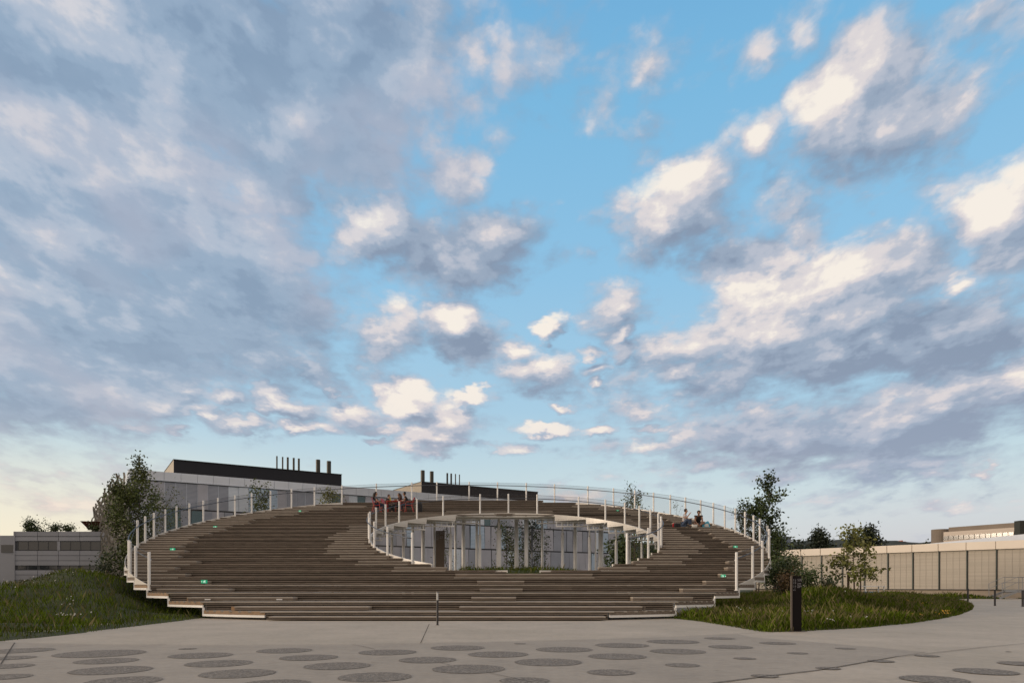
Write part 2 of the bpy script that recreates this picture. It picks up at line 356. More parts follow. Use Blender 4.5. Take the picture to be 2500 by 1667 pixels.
def half_spans(k_, y, segs):
    out = []
    if k_ in FRONT_BLOCKS:
        for s in segs(y):
            for a, b in FRONT_BLOCKS[k_]:
                x0 = s[0]+.12 if a is None else px_x(a, y); x1 = s[1]-.12 if b is None else px_x(b, y)
                x0 = max(x0, s[0]+.1); x1 = min(x1, s[1]-.1)
                if x1-x0 > .4: out.append((x0, x1))
        return out
    jo, ji = R_.uniform(-.35, .35), R_.uniform(-.3, .3)
    for s in segs(y):
        n = int((s[1]-s[0])/.1)+1; cur = None
        for i in range(n+1):
            x = s[0]+(s[1]-s[0])*i/n
            back = y > 43.5
            ok = (d_out(x, y) < (2.35 if x < OC[0] else 1.55)+jo and y < 46.5 and x < 99) or (d_in(x, y) < (1.9 if x < 0 else 1.7)+ji and not (y > 41 and x > 2.5))
            if ok and cur is None: cur = x
            if (not ok or i == n) and cur is not None:
                if x-cur > .5: out.append((max(cur, s[0]+.1), min(x, s[1]-.1)))
                cur = None
    return out
# low first step on the paving
mb = MB(); o = ext(OP, 21.32)
fx0, fx1 = px_x(658, 21.32), px_x(1478, 21.32)
for i in range(3):
    boards(mb, fx0, fx1, 21.24+i*.19, 21.24+i*.19+.183, .092, .136, (.4, .9))
first = mb.build('low_step', M['tread'], tone=True); under(first, amph)
mb = MB(); riser_slats(mb, fx0, fx1, 21.262, .088, .02, 1, .02); under(mb.build('riser', M['riser'], tone=True), amph)
_segs = segs
def tier_arm(k_, side, label):
    """one arm of a tier: side None = whole chord, 0 = left arm, 1 = right arm"""
    y0 = yk(k_); y1 = y0+TT; h = hk(k_)
    def segs(y):
        s = _segs(y)
        if side is None or not s: return s
        return [s[side]] if len(s) == 2 else []
    spans = half_spans(k_, y0+TT*.52+.1, segs) if (k_ < NT-1 and y1 < OYMAX-1) else []
    mb = MB(); np_ = 7; w = TT/np_
    for i in range(np_):
        ya = y0+i*w-(.03 if i == 0 else 0); yb = y0+(i+1)*w-.007
        ym = min((ya+yb)/2, OYMAX-.02)
        for s in segs(max(ym, OYMIN+.01)):
            if i == 0 and k_ > 3:  # lit nosing put into the colour: lighter boards at stairs, browner elsewhere
                cur = s[0]
                for a, b in sorted(spans)+[(s[1], s[1])]:
                    a, b = max(a, s[0]), min(b, s[1])
                    if a < cur or b < a: a = max(a, cur)
                    if a-cur > .05: mb.m = 1; boards(mb, cur, a, ya, yb, h-.045, h, (.5, 1.0))
                    if b-a > .05: mb.m = 0; boards(mb, a, b, ya, yb, h-.045, h, (.5, 1.0))
                    cur = max(cur, b)
                continue
            mb.m = 0; boards(mb, s[0], s[1], ya, yb, h-.045, h, (.25, .75) if i else (.35, .9))
    tier = mb.build('tier', [M['tread'], M['riser']], tone=True); under(tier, amph)
    if label: tier['label'] = label
    # slatted riser
    mb = MB(); zb = h-RT
    for s in segs(y0):
        mb.m = 0; riser_slats(mb, s[0]+.03, s[1]-.03, y0, h-.05, zb+.004)
        mb.m = 1; mb.tone = .5; brackets(mb, s[0], s[1], y0, h-.046, zb+.002); mb.box(s[0]+.06, s[1]-.06, y0+.09, y0+.10, zb+.004, h-.05)  # last box: near-black sheet added so the slat gaps stay dark
    mb.build('riser', [M['riser'], M['bracket']], tier, tone=True)
    # underside sheet and rim channel
    mb = MB(); ns = 6
    ys = [y0+.03+(TT-.035)*i/ns for i in range(ns+1)]
    for ya, yb in zip(ys[:-1], ys[1:]):
        sa, sb = segs(ya), segs(yb)
        if not sa: continue
        if not sb: sb = [((s[0]+s[1])/2-.02, (s[0]+s[1])/2+.02) for s in sa]
        if len(sa) != len(sb):
            if len(sa) == 2: c = (sa[0][1]+sa[1][0])/2; sb = [(sb[0][0], c), (c, sb[0][1])]
            else: c = (sb[0][1]+sb[1][0])/2; sa = [(sa[0][0], c), (c, sa[0][1])]
        for a, b in zip(sa, sb):
            mb.hexa([(a[0], ya, h-.100), (a[1], ya, h-.100), (b[1], yb, h-.100), (b[0], yb, h-.100)],
                    [(a[0], ya, h-.088), (a[1], ya, h-.088), (b[1], yb, h-.088), (b[0], yb, h-.088)])
    mb.build('soffit', M['soffit'], tier)
    def rim(P, es, sgn, own):
        if side is not None and own != side: return
        mb = MB(); mbt = MB(); mbk = MB()
        ylo, yhi = max(y0, min(p[1] for p in P)+.02), min(y1, max(p[1] for p in P)-.02)
        if yhi <= ylo+.03: return
        pts = []
        for i in range(7):
            y = ylo+(yhi-ylo)*i/6; e = ext(P, y)
            if e: pts.append((e[es], y))
        if len(pts) < 2: return
        if P is OP: ribbon(mb, [(p[0], p[1], h-.20, h-.125) for p in pts], sgn, .05)
        mbt.tone = R_.random()
        ribbon(mbt, [(p[0], p[1], h-(.12 if P is OP else .098), h-.002) for p in pts], sgn, .028 if P is OP else .06)
        if P is IP and yhi < y1-.05 and es == 0:
            e2 = ext(P, yhi); mid = sorted([q_ for q_ in IP if q_[1] > yhi-.01 and e2[0] < q_[0] < e2[1]] if yhi > 35 else [], key=lambda q_: q_[0])
            q2 = [(e2[0], yhi)]+mid+[(e2[1], yhi)]
            ribbon(mbt, [(a_, b_, h-.098, h-.002) for a_, b_ in q2], -1, .028)
            if yhi > 35: ribbon(mbk, [(a_, b_, h+.003, h+.008+RT*(b_-y0)/TT) for a_, b_ in q2], -1, .07)
        e = pts[-1]                 # upright link to the next tier
        if yhi > y1-.05 and P is OP: mb.box(e[0]-.035, e[0]+.035, e[1]-.04, e[1]+.03, h-.20, h+RT-.20)
        if (P is OP and k_ >= 3 and y0 < 47) or (P is IP and (y0 > 31 or (es == 0 and y0 > 28))):     # sloping kick plate under the railing
            q = [(p[0], p[1], h+.003, h+.008+RT*(p[1]-y0)/TT) for p in pts]
            ribbon(mbk, q, sgn, .02 if P is OP else .07)
        if mb.v: mb.build('edge_channel', M['white'], tier)
        mbt.build('edge_board', M['soffit'] if P is IP else (M['cheek'] if k_ < 4 and es == 0 else M['riser']), tier, tone=True)
        if mbk.v: mbk.build('kick_plate', M['soffit'], tier)
    rim(OP, 0, 1, 0); rim(OP, 1, -1, 1); rim(IP, 0, -1, 0); rim(IP, 1, 1, 1)
    # intermediate stair blocks
    yh = y0+TT*.52; zt = h+RT/2
    if k_ < NT-1 and y1 < OYMAX-1:
        for (a, b) in spans:
            mb = MB()
            for i in range(3):
                ya = yh+i*.178-(.02 if i == 0 else 0); mb.m = 0; boards(mb, a, b, ya, yh+(i+1)*.178-.005, zt-.045, zt, (.7, 1.0))  # boards toned lighter to stand for their lit edges
            mb.m = 1
            mb.tone = R_.uniform(.3, 1.1); mb.box(a+.01, b-.01, yh, yh+.028, h+.022, zt-.047)
            mb.m = 2; e = .18
            mb.tone = R_.random(); mb.box(a+.003, a+.031, yh+.03, y1-.01, h+.004, zt-.041); mb.box(b-.031, b-.003, yh+.03, y1-.01, h+.004, zt-.041)
            if k_ in (0, 1, 2) and a > px_x(1300, yh): mb.box(a-.0, a+.28, yh-.012, yh+.002, h+.010, zt-.045)
            mb.build('stair_block', [M['tread'], M['riser'], M['riser']], tier, tone=True)
for k_ in range(NT):
    n0 = min(len(_segs(yk(k_)+.01)), len(_segs(min(yk(k_)+TT-.01, OYMAX-.03))))
    if n0 == 2: tier_arm(k_, 0, 'left arm of a step'); tier_arm(k_, 1, 'right arm of a step')
    else: tier_arm(k_, None, None)
# fresh timber cheeks in the corners of the lowest tiers
for k_, a, b in ((0, 508, 575), (1, 417, 461), (2, 365, 389)):
    mb = MB(); y = yk(k_)+TT*.55; mb.tone = .6
    xa = max(px_x(a, y), ext(OP, y)[0]+.15)
    mb.box(xa, px_x(b, y)-.02, y, y+.06, hk(k_)+.006, hk(k_)+.13); under(mb.build('timber_cheek', M['endgrain'], tone=True), amph)
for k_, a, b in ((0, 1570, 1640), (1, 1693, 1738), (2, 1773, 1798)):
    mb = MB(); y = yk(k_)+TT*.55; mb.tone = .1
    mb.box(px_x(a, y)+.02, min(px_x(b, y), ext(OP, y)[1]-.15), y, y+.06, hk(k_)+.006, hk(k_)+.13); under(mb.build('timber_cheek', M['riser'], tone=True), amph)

# transverse ladder trusses seen through the opening
def truss(mb, xa, xb, y, zt, full=True):
    mb.box(xa, xb, y-.035, y+.035, zt-.07, zt)
    if full:
        mb.box(xa, xb, y-.035, y+.035, zt-.36, zt-.285)
        x = xa
        while x < xb+.01:
            mb.box(min(x, xb-.045), min(x, xb-.045)+.055, y-.03, y+.03, zt-.285, zt-.07); x += .345
for k_ in range(7, NT-1):
    y = yk(k_+1)-.01; zt = hk(k_)-.102
    mb = MB(); s = segs(y)
    if len(s) == 2:
        if y < 31: continue
        truss(mb, max(s[0][0]+.3, s[0][1]-5), s[0][1]-.02, y, zt); under(mb.build('ladder_truss', M['white']), amph)
        mb = MB(); truss(mb, s[1][0]+.02, min(s[1][1]-.3, s[1][0]+5), y, zt)
    elif y > IYMAX:
        e = s[0]; truss(mb, e[0]+.3, px_x(1172, y), y, zt); truss(mb, px_x(1172, y), px_x(1310, y), y, zt, False); truss(mb, px_x(1310, y), e[1]-.3, y, zt)
    else: continue
    under(mb.build('ladder_truss', M['white']), amph)
def soffit_at(y): return hk(max(0, int((y-Y0)/TT)))-.10
# columns: pixel column, width in photo pixels, depth, neck height below the deck (0 = full width to the top)
def column(px, wpx, d, neck=0.0):
    x = px_x(px, d); r = wpx*.57*d/F; zt = soffit_at(d)-.3; mb = MB()
    z1 = zt-neck
    mb.tube([(x, d, 0), (x, d, z1)], r, 16)
    if neck: mb.tube([(x, d, z1), (x, d, z1+.08)], [r, r*.55], 16); mb.tube([(x, d, z1+.08), (x, d, zt+.1)], r*.45, 10)
    else: mb.tube([(x, d, zt), (x, d, zt+.12)], r*.6, 10)
    o = mb.build('column', M['white'], smooth=False); under(o, amph)
    for p in o.data.polygons: p.use_smooth = len(p.vertices) == 4
for c in ((1033, 8, 45.5, 0), (1061, 5, 44.2, 0), (1100, 6.6, 43.6, 1.0), (1112, 5, 47.5, 0), (1131.5, 8, 46.4, 0), (1164, 5.5, 46, 0), (1171.5, 6.4, 43.9, 1.0),
          (1218, 10.6, 44.2, .9), (1261, 9, 46.2, 0), (1285, 8.5, 44.4, 0), (1324, 5.5, 47.2, 0), (1373.5, 6.4, 43.7, .9), (1404.5, 8, 45.9, 0), (1439.5, 6.6, 42.3, 1.0),
          (1467, 11, 44.2, .75), (1454, 3.6, 47.2, 0), (1504.5, 6.6, 41.2, 1.0), (1536, 7, 43.4, 0), (1567, 5.5, 38.6, .7), (985, 6, 42.5, 0), (957, 5.5, 44, 0), (1008, 6, 46.5, 0)):
    column(*c)

# railings: posts of white tube, a grey handrail inside, fine steel net between
PH = 1.2
def ang_for(px, C, rf, far, y_hint=None):
    best = None
    for i in range(1440):
        t = 2*math.pi*i/1440; x = C[0]+rf(t)*math.sin(t); y = C[1]+rf(t)*math.cos(t)
        P = y-C[1] if False else 0
        e = abs(x/y*F+1250-px)
        if y_hint is not None: e += abs(y-y_hint)*6
        if best is None or e < best[0]: best = (e, t)
    return best[1]
out_posts = [(1800, 25.2), (1839, 26.4), (1863, 27.9), (1876, 30), (1881, 32.5), (1878, 34.3), (1857, 35.4), (1841, 37), (1821, 38.5), (1797, 39.9), (1771, 41.3), (1743, 42.8), (1712, 44), (1675, 45.2), (1637, 46.2),
             (1596, 47.2), (1551, 48), (1498, 48.8), (1435, 49.5), (1355, 50.2), (1286, 50.3), (1214, 50.3), (1146, 50.3), (1066, 50), (1005, 49.6), (918, 48.6), (834, 47.4), (768, 46.2), (711, 44.9), (660, 43.6),
             (614, 42.4), (572, 41.1), (532, 39.8), (496, 38.5), (461, 37.3), (430, 36), (402, 34.7), (375, 33.4), (353, 32.1), (334, 30.5), (316, 28.6), (313, 27.4), (330, 26.4), (362, 25.2)]
in_posts = [(1007.7, 29.5), (948, 30.6), (915.7, 31.9), (900.4, 33.2), (896.6, 34.6), (903, 36.3), (919.5, 37.2), (942.5, 38.2), (975, 39.3), (1019, 40.4), (1082, 41.3), (1172, 42.4), (1241, 42.8), (1311, 42.6), (1411.5, 41),
            (1477, 39.7), (1524, 38.6), (1559.5, 37.3), (1587, 36.1), (1606, 35), (1619, 33.6), (1617.7, 32.6), (1606.5, 31.4), (1580.8, 30.4), (1529.3, 29.3)]
M['net'] = None
def net_mat():
    Mt = bpy.data.materials.new('stainless_net'); Mt.use_nodes = True; nt = Mt.node_tree; N = nt.nodes; L = nt.links
    b = N['Principled BSDF']; b.inputs['Base Color'].default_value = (.07, .065, .06, 1); b.inputs['Metallic'].default_value = 0; b.inputs['Roughness'].default_value = .9; b.inputs['Specular IOR Level'].default_value = .1
    tr = N.new('ShaderNodeBsdfTransparent'); mx = N.new('ShaderNodeMixShader'); mx.inputs[0].default_value = .20
    L.new(tr.outputs[0], mx.inputs[1]); L.new(b.outputs[0], mx.inputs[2]); L.new(mx.outputs[0], N['Material Output'].inputs[0]); return Mt
M['net'] = net_mat()
def railing(name, posts, C, rf, inset, label, z_off):
    ths = [ang_for(px, C, rf, True, yh) for px, yh in posts]
    def pt(t, ins): return (C[0]+(rf(t)+ins)*math.sin(t), C[1]+(rf(t)+ins)*math.cos(t))
    # handrail: smooth line through the ring's plane, with wall brackets at posts
    T = []
    for a, b in zip(ths[:-1], ths[1:]):
        db = (b-a+math.pi) % (2*math.pi)-math.pi
        T += [a+db*i/6 for i in range(6)]
    T.append(ths[-1])
    mb = MB(); hi = inset*2.2
    path = [(*pt(t, hi), plane_z(pt(t, 0)[1])+PH-.26) for t in T]
    t0, t1 = ths[0], ths[-1]
    mb.tube(path, .024, 8)
    rail = mb.build(name, M['steel'], smooth=True); under(rail, amph); rail['label'] = label
    for t in ths:
        x, y = pt(t, inset*.6); zt = plane_z(y)+PH; zb = plane_z(y)-.22
        mb = MB(); mb.tube([(x, y, zb), (x, y, zt-.01), (x, y, zt)], [.050, .050, .040], 12); mb.tube([(x, y, zb), (x, y, zb+.03)], .09, 10)
        mb.bar((x, y, zt-.30), (*pt(t, hi), zt-.285), .02)
        mb.build('post', M['white'], rail, smooth=False)
    for a, b in zip(ths[:-1], ths[1:]):
        pa, pb = pt(a, inset*.6), pt(b, inset*.6); mb = MB()
        za, zb_ = plane_z(pa[1]), plane_z(pb[1])
        mb.add([(*pa, za+.02), (*pb, zb_+.02), (*pb, zb_+PH-.05), (*pa, za+PH-.05)], [(0, 1, 2, 3)])
        mb.m = 1; mb.tube([(*pa, za+PH-.05), (*pb, zb_+PH-.05)], .006, 4)
        mb.build('net', [M['net'], M['steel']], rail)
    return rail
railing('outer_railing', out_posts, OC, ro, -.05, 'railing of white posts around the outer rim', 0)
railing('inner_railing', in_posts, IC, ri, .05, 'railing of white posts around the court opening', 0)

# ------------------------------------------------------------------ ground, paving, discs, joints
M['earth'] = mat('earth_and_short_turf', (.035, .042, .010), .95, var=.4, vscale=.8, bump=.4)
def concrete(name, c1, c2):
    Mt = bpy.data.materials.new(name); Mt.use_nodes = True; nt = Mt.node_tree; L = nt.links; N = nt.nodes; b = N['Principled BSDF']
    tc = N.new('ShaderNodeTexCoord')
    def nz(sc, det, r=.6):
        n = N.new('ShaderNodeTexNoise'); L.new(tc.outputs['Object'], n.inputs['Vector']); n.inputs['Scale'].default_value = sc; n.inputs['Detail'].default_value = det; n.inputs['Roughness'].default_value = r; return n.outputs['Fac']
    r = N.new('ShaderNodeMapRange'); L.new(nz(.35, 6), r.inputs[0]); r.inputs[1].default_value = .32; r.inputs[2].default_value = .68
    mx = N.new('ShaderNodeMix'); mx.data_type = 'RGBA'; L.new(r.outputs[0], mx.inputs[0]); mx.inputs[6].default_value = (*c1, 1); mx.inputs[7].default_value = (*c2, 1)
    r2 = N.new('ShaderNodeMapRange'); L.new(nz(7, 8, .75), r2.inputs[0]); r2.inputs[1].default_value = .3; r2.inputs[2].default_value = .7; r2.inputs[3].default_value = .86; r2.inputs[4].default_value = 1.1
    r3 = N.new('ShaderNodeMapRange'); L.new(nz(1.6, 5, .6), r3.inputs[0]); r3.inputs[1].default_value = .58; r3.inputs[2].default_value = .74; r3.inputs[3].default_value = 1.0; r3.inputs[4].default_value = .84
    m0 = N.new('ShaderNodeMath'); m0.operation = 'MULTIPLY'; L.new(r2.outputs[0], m0.inputs[0]); L.new(r3.outputs[0], m0.inputs[1])
    r4 = N.new('ShaderNodeMapRange'); L.new(nz(4.3, 3, .5), r4.inputs[0]); r4.inputs[1].default_value = .68; r4.inputs[2].default_value = .74; r4.inputs[3].default_value = 1.0; r4.inputs[4].default_value = .80
    r5 = N.new('ShaderNodeMapRange'); L.new(nz(.9, 8, .7), r5.inputs[0]); r5.inputs[1].default_value = .35; r5.inputs[2].default_value = .65; r5.inputs[3].default_value = .93; r5.inputs[4].default_value = 1.05
    m1 = N.new('ShaderNodeMath'); m1.operation = 'MULTIPLY'; L.new(r4.outputs[0], m1.inputs[0]); L.new(r5.outputs[0], m1.inputs[1])
    mm = N.new('ShaderNodeMath'); mm.operation = 'MULTIPLY'; L.new(m0.outputs[0], mm.inputs[0]); L.new(m1.outputs[0], mm.inputs[1])
    v = N.new('ShaderNodeVectorMath'); v.operation = 'SCALE'; L.new(mx.outputs[2], v.inputs[0]); L.new(mm.outputs[0], v.inputs['Scale']); L.new(v.outputs[0], b.inputs['Base Color'])
    b.inputs['Roughness'].default_value = .78
    bp = N.new('ShaderNodeBump'); bp.inputs['Strength'].default_value = .25; bp.inputs['Distance'].default_value = .01; L.new(nz(30, 4), bp.inputs['Height']); L.new(bp.outputs[0], b.inputs['Normal'])
    return Mt
M['apron'] = concrete('pale_brushed_concrete', (.37, .33, .27), (.45, .40, .335))
M['slab'] = concrete('darker_concrete', (.30, .268, .225), (.36, .322, .272))  # slab's own darker tone, with some dimmer light put into the colour
def aggregate():
    Mt = bpy.data.materials.new('exposed_aggregate'); Mt.use_nodes = True; nt = Mt.node_tree; L = nt.links; N = nt.nodes; b = N['Principled BSDF']
    tc = N.new('ShaderNodeTexCoord'); vo = N.new('ShaderNodeTexVoronoi'); L.new(tc.outputs['Object'], vo.inputs['Vector']); vo.inputs['Scale'].default_value = 48
    cr = N.new('ShaderNodeValToRGB'); e = cr.color_ramp; e.elements[0].color = (.11, .098, .086, 1); e.elements[1].color = (.30, .275, .24, 1); q = e.elements.new(.6); q.color = (.175, .157, .135, 1)
    sx = N.new('ShaderNodeSeparateColor'); L.new(vo.outputs['Color'], sx.inputs[0]); L.new(sx.outputs[0], cr.inputs[0]); L.new(cr.outputs[0], b.inputs['Base Color']); b.inputs['Roughness'].default_value = .85
    bp = N.new('ShaderNodeBump'); bp.inputs['Strength'].default_value = .6; bp.inputs['Distance'].default_value = .01; L.new(vo.outputs['Distance'], bp.inputs['Height']); L.new(bp.outputs[0], b.inputs['Normal'])
    return Mt
M['agg'] = aggregate(); M['joint'] = mat('dark_paving_joint', (.05, .045, .04), .95)  # dark colour of the paving joints
def sheet(name, poly, z, m_):
    mb = MB(); mb.add([(p[0], p[1], z) for p in poly], [tuple(range(len(poly)))]); o = mb.build(name, m_); o['kind'] = 'structure'; return o
sheet('ground', [(-4000, -200), (4000, -200), (4000, 6000), (-4000, 6000)], -.03, M['earth'])
sheet('plaza', [(-16, -8), (60, -8), (60, 66), (-40, 66), (-40, -8)], 0, M['apron'])
APR = [(-60, 1566), (0, 1567), (34, 1569), (238, 1573.5), (493, 1575), (793, 1573.5), (1031, 1570), (1289, 1565), (1565, 1558), (1800, 1547), (1836, 1555), (2040, 1571), (2261, 1591)]
CRK = [(2261, 1591), (2190, 1602), (2040, 1629), (1990, 1637), (1870, 1651), (1740, 1668), (1600, 1700)]
P1 = [gnd(*p) for p in APR+CRK]
sheet('plaza_dark_slab', P1+[(P1[-1][0], -6), (-15.5, -6), (-15.5, P1[0][1])], .004, M['slab'])
def joint(pts, w=.012, ground=True):
    mb = MB(); q = [gnd(*p) for p in pts] if ground else pts
    for a, b in zip(q[:-1], q[1:]):
        d = Vector((b[0]-a[0], b[1]-a[1])).normalized(); n = Vector((-d.y, d.x))*w/2
        mb.add([(a[0]-n.x, a[1]-n.y, .012), (b[0]-n.x, b[1]-n.y, .012), (b[0]+n.x, b[1]+n.y, .012), (a[0]+n.x, a[1]+n.y, .012)], [(0, 1, 2, 3)])
    o = mb.build('paving_joint', M['joint']); o['kind'] = 'structure'
joint(APR[1:10]+[(1887, 1543)], .016); joint([(1048, 1523), (1027, 1570)], .014); joint([(36, 1569), (2, 1622)], .02)
joint([(2560, 1560), (2500, 1571), (2400, 1580), (2261, 1596), (2190, 1603)]+CRK[2:], .018)
joint([(861, 1573.5), (885, 1578), (916, 1585)]); joint([(1194, 1643), (1248, 1655), (1300, 1666)], .01)
joint([(1075, 1618), (1099, 1624)], .01); joint([(1740, 1667), (1790, 1666), (2060, 1700)], .01)
def c2(x, y, h): return (300+x/2.94, 1350+y/2.94, h/2.94)
def c3(x, y, h): return (1000+x/2.94, 1350+y/2.94, h/2.94)
def c4(x, y, h): return (1700+x/2.94, 1400+y/2.94, h/2.94)
def c5(x, y, h): return (x/2.94, 1450+y/2.94, h/2.94)
DISCS = [c2(465, 687, 62), c2(560, 735, 215), c2(690, 792, 228), c2(825, 865, 260), c2(1160, 700, 192), c2(1335, 750, 205), c2(1540, 810, 235), c2(1810, 890, 262), c2(1900, 712, 207),
         c3(345, 680, 195), c3(635, 727, 217), c3(130, 767, 207), c3(425, 832, 262), c3(1110, 692, 203), c3(995, 783, 242), c3(1490, 742, 208), c3(1445, 857, 172), c3(1525, 662, 192),
         c3(1890, 636, 185), c3(1925, 706, 197), c3(1958, 805, 122), c3(2225, 612, 107), c3(792, 650, 45), c3(825, 917, 180), c4(245, 527, 155), c4(583, 500, 125), c4(1070, 538, 70), c4(725, 572, 72),
         c4(348, 610, 78), c4(945, 680, 85), c4(1325, 628, 88), c4(1655, 590, 80), c4(490, 736, 95), c4(2075, 703, 200), c4(1705, 760, 220), c4(2345, 647, 155), c4(2240, 560, 20),
         c2(1090, 942, 250), c5(720, 427, 292), c5(765, 480, 205), c5(800, 547, 265), c5(890, 625, 250), c5(150, 405, 208), c5(90, 458, 145), c5(60, 518, 160), c5(30, 595, 172)]
mb = MB()
for i, (x, v, hw) in enumerate(DISCS):
    X, d = gnd(x, v); r = hw/F*d
    mb.add([(X+r*math.cos(2*math.pi*j/48)*(1+.012*math.sin(5*j)), d+r*math.sin(2*math.pi*j/48), .0085) for j in range(48)], [tuple(range(48))])
o = mb.build('paving_discs', M['agg']); o['kind'] = 'structure'

# grassed mounds
def seg_dist(px, py, poly):
    P = np.array(poly, float); A = P; B = np.roll(P, -1, 0); D = B-A
    X = px[:, None]; Y = py[:, None]
    t = np.clip(((X-A[:, 0])*D[:, 0]+(Y-A[:, 1])*D[:, 1])/((D**2).sum(1)+1e-9), 0, 1)
    qx = A[:, 0]+t*D[:, 0]; qy = A[:, 1]+t*D[:, 1]; dd = np.hypot(X-qx, Y-qy); i = dd.argmin(1); r = np.arange(len(px))
    ins = np.zeros(len(px), bool)
    for a, b in zip(A, B):
        c = ((a[1] > py) != (b[1] > py)) & (px < (b[0]-a[0])*(py-a[1])/(b[1]-a[1]+1e-12)+a[0]); ins ^= c
    return dd[r, i], qx[r, i], qy[r, i], ins
def sm(x): x = np.clip(x, 0, 1); return x*x*(3-2*x)
def mound(name, poly, hf, step=.4):
    P = np.array(poly); x0, y0 = P.min(0); x1, y1 = P.max(0); nx = int((x1-x0)/step)+2; ny = int((y1-y0)/step)+2
    gx, gy = np.meshgrid(x0+np.arange(nx)*step-.1, y0+np.arange(ny)*step-.1); gx = gx.ravel(); gy = gy.ravel()
    d, qx, qy, ins = seg_dist(gx, gy, poly)
    X = np.where(ins, gx, qx); Y = np.where(ins, gy, qy); Z = np.where(ins, hf(gx, gy, d), -.02)
    idx = np.arange(nx*ny).reshape(ny, nx); f = np.stack([idx[:-1, :-1], idx[:-1, 1:], idx[1:, 1:], idx[1:, :-1]], -1).reshape(-1, 4)
    f = f[ins[f].any(1)]
    o = raw_mesh(name, np.c_[X, Y, Z], f, M['earth']); o['kind'] = 'structure'
    for p in o.data.polygons: p.use_smooth = True
    return o
LEFT = [gnd(*p) for p in ((-120, 1576), (0, 1566), (200, 1545), (405, 1520), (497, 1508))]+[(-10.2, 23.3), (-11.2, 25.5), (-13, 28.5), (-15, 33), (-17, 40), (-22, 52), (-75, 52), (-60, 20), (-30, 10)]
def h_left(x, y, d):
    return (1.55*np.exp(-((x+16.2)/4.6)**2-((y-31.5)/6.5)**2)+.62*sm((y-17)/12))*sm(d/5.5)+.10*np.sin(x*1.1+np.sin(y*.9))*np.sin(y*1.3+x*.4)*sm(d/2)+.04*sm(d/.5)
RIGHT = [gnd(*p) for p in ((1640, 1509), (1700, 1515.5), (1760, 1525), (1850, 1541), (1885, 1543), (1960, 1540.5), (2100, 1533), (2230, 1521), (2300, 1510), (2345, 1500), (2374, 1488), (2378, 1479), (2368, 1471), (2330, 1465))]+[(19, 52), (12, 50), (10.5, 36), (9.3, 28), (7.3, 25), (5.0, 22.7)]
def h_right(x, y, d):
    return (.78*np.exp(-((x-10.3)/3.2)**2-((y-27)/5)**2)+.42*sm((y-18)/10))*sm(d/4.5)+.08*np.sin(x*1.1+np.sin(y*.9))*np.sin(y*1.3+x*.4)*sm(d/2)+.04*sm(d/.5)
mound('grass_bank', LEFT, h_left); mound('grass_bank', RIGHT, h_right)
COURT = [(.4+6.6*math.cos(t*math.pi/16), 34.6+6.2*math.sin(t*math.pi/16)) for t in range(32)]
def h_court(x, y, d): return 1.84*sm(d/4.2)+.06*np.sin(x*2)*np.sin(y*1.7)*sm(d/2)
mound('court_mound', COURT, h_court)
FAR = [gnd(2110, 1457.5), gnd(2300, 1461), gnd(2398, 1463)]+[(40.5, 63.5), (36, 70), (30, 76), (20, 66)]
mound('grass_verge', [(20, 52), (27.5, 56), (34, 57.5), (41.5, 57), (41.5, 60), (26, 77), (12, 92), (8, 80)], lambda x, y, d: .18*sm(d/1.5))
mound('grass_verge', [(42.8, 56.5), (60, 47), (60, 50), (44, 60)], lambda x, y, d: .1*sm(d/1.0))

M['grass'] = mat('meadow_grass_blades', (.056, .092, .006), .9, tone=.7, spec=.1, col2=(.090, .118, .010), vscale=.5)
M['seed'] = mat('dry_seed_stems', (.12, .105, .04), .9, tone=.4)
M['stemg'] = mat('green_flower_stem', (.05, .08, .01), .9); M['daisy'] = mat('white_petals', (.45, .45, .42), .7); M['yellow'] = mat('yellow_petals', (.42, .24, .02), .7)
rg = np.random.default_rng(5)
def blades(name, poly, hf, n, hmin, hmax, label, cat, near=None, dens=None, seeds=.07, w=.0055):
    P = np.array(poly); x0, y0 = P.min(0); x1, y1 = P.max(0); X = []; Y = []; Dd = []; tot = 0
    while tot < n:
        x = rg.uniform(x0, x1, n); y = rg.uniform(y0, y1, n)
        keep = rg.uniform(0, 1, n) < np.clip((24/np.maximum(y, 10))**1.4, 0, 1)
        if dens is not None: keep &= rg.uniform(0, 1, n) < dens(x, y)
        x = x[keep]; y = y[keep]; d, _, _, ins = seg_dist(x, y, poly); x = x[ins]; y = y[ins]; X.append(x); Y.append(y); Dd.append(d[ins]); tot += len(x)
    x = np.concatenate(X)[:n]; y = np.concatenate(Y)[:n]; d = np.concatenate(Dd)[:n]; z = hf(x, y, d)
    patch = .5+.5*np.sin(x*.9+1.3*np.sin(y*.7))*np.sin(y*.8+np.sin(x*.6)*1.7)
    h = (hmin+(hmax-hmin)*rg.uniform(0, 1, n)**1.5)*(.55+.75*patch)*sm(d/.8+.35)
    sd = rg.uniform(0, 1, n) < seeds; h = np.where(sd, h*1.35+.04, h)
    a = rg.uniform(0, 2*np.pi, n); ww = w*rg.uniform(.7, 1.7, n)*np.maximum(1, y/22); dx = np.cos(a)*ww; dy = np.sin(a)*ww
    b = rg.uniform(0, 2*np.pi, n); ln = h*rg.uniform(.1, .65, n); lx = np.cos(b)*ln; ly = np.sin(b)*ln
    V = np.stack([np.c_[x-dx, y-dy, z-.02], np.c_[x+dx, y+dy, z-.02], np.c_[x+dx*.6+lx*.35, y+dy*.6+ly*.35, z+h*.6], np.c_[x+lx, y+ly, z+h]], 1).reshape(-1, 3)
    Fc = np.arange(4*n).reshape(n, 4)
    tone = np.clip(.15+.5*patch+rg.uniform(-.25, .45, n), 0, 1)
    o = raw_mesh(name, V, Fc, [M['grass'], M['seed']], tone=tone, mi=sd.astype(int)); tag(o, label, cat, kind='stuff'); return o
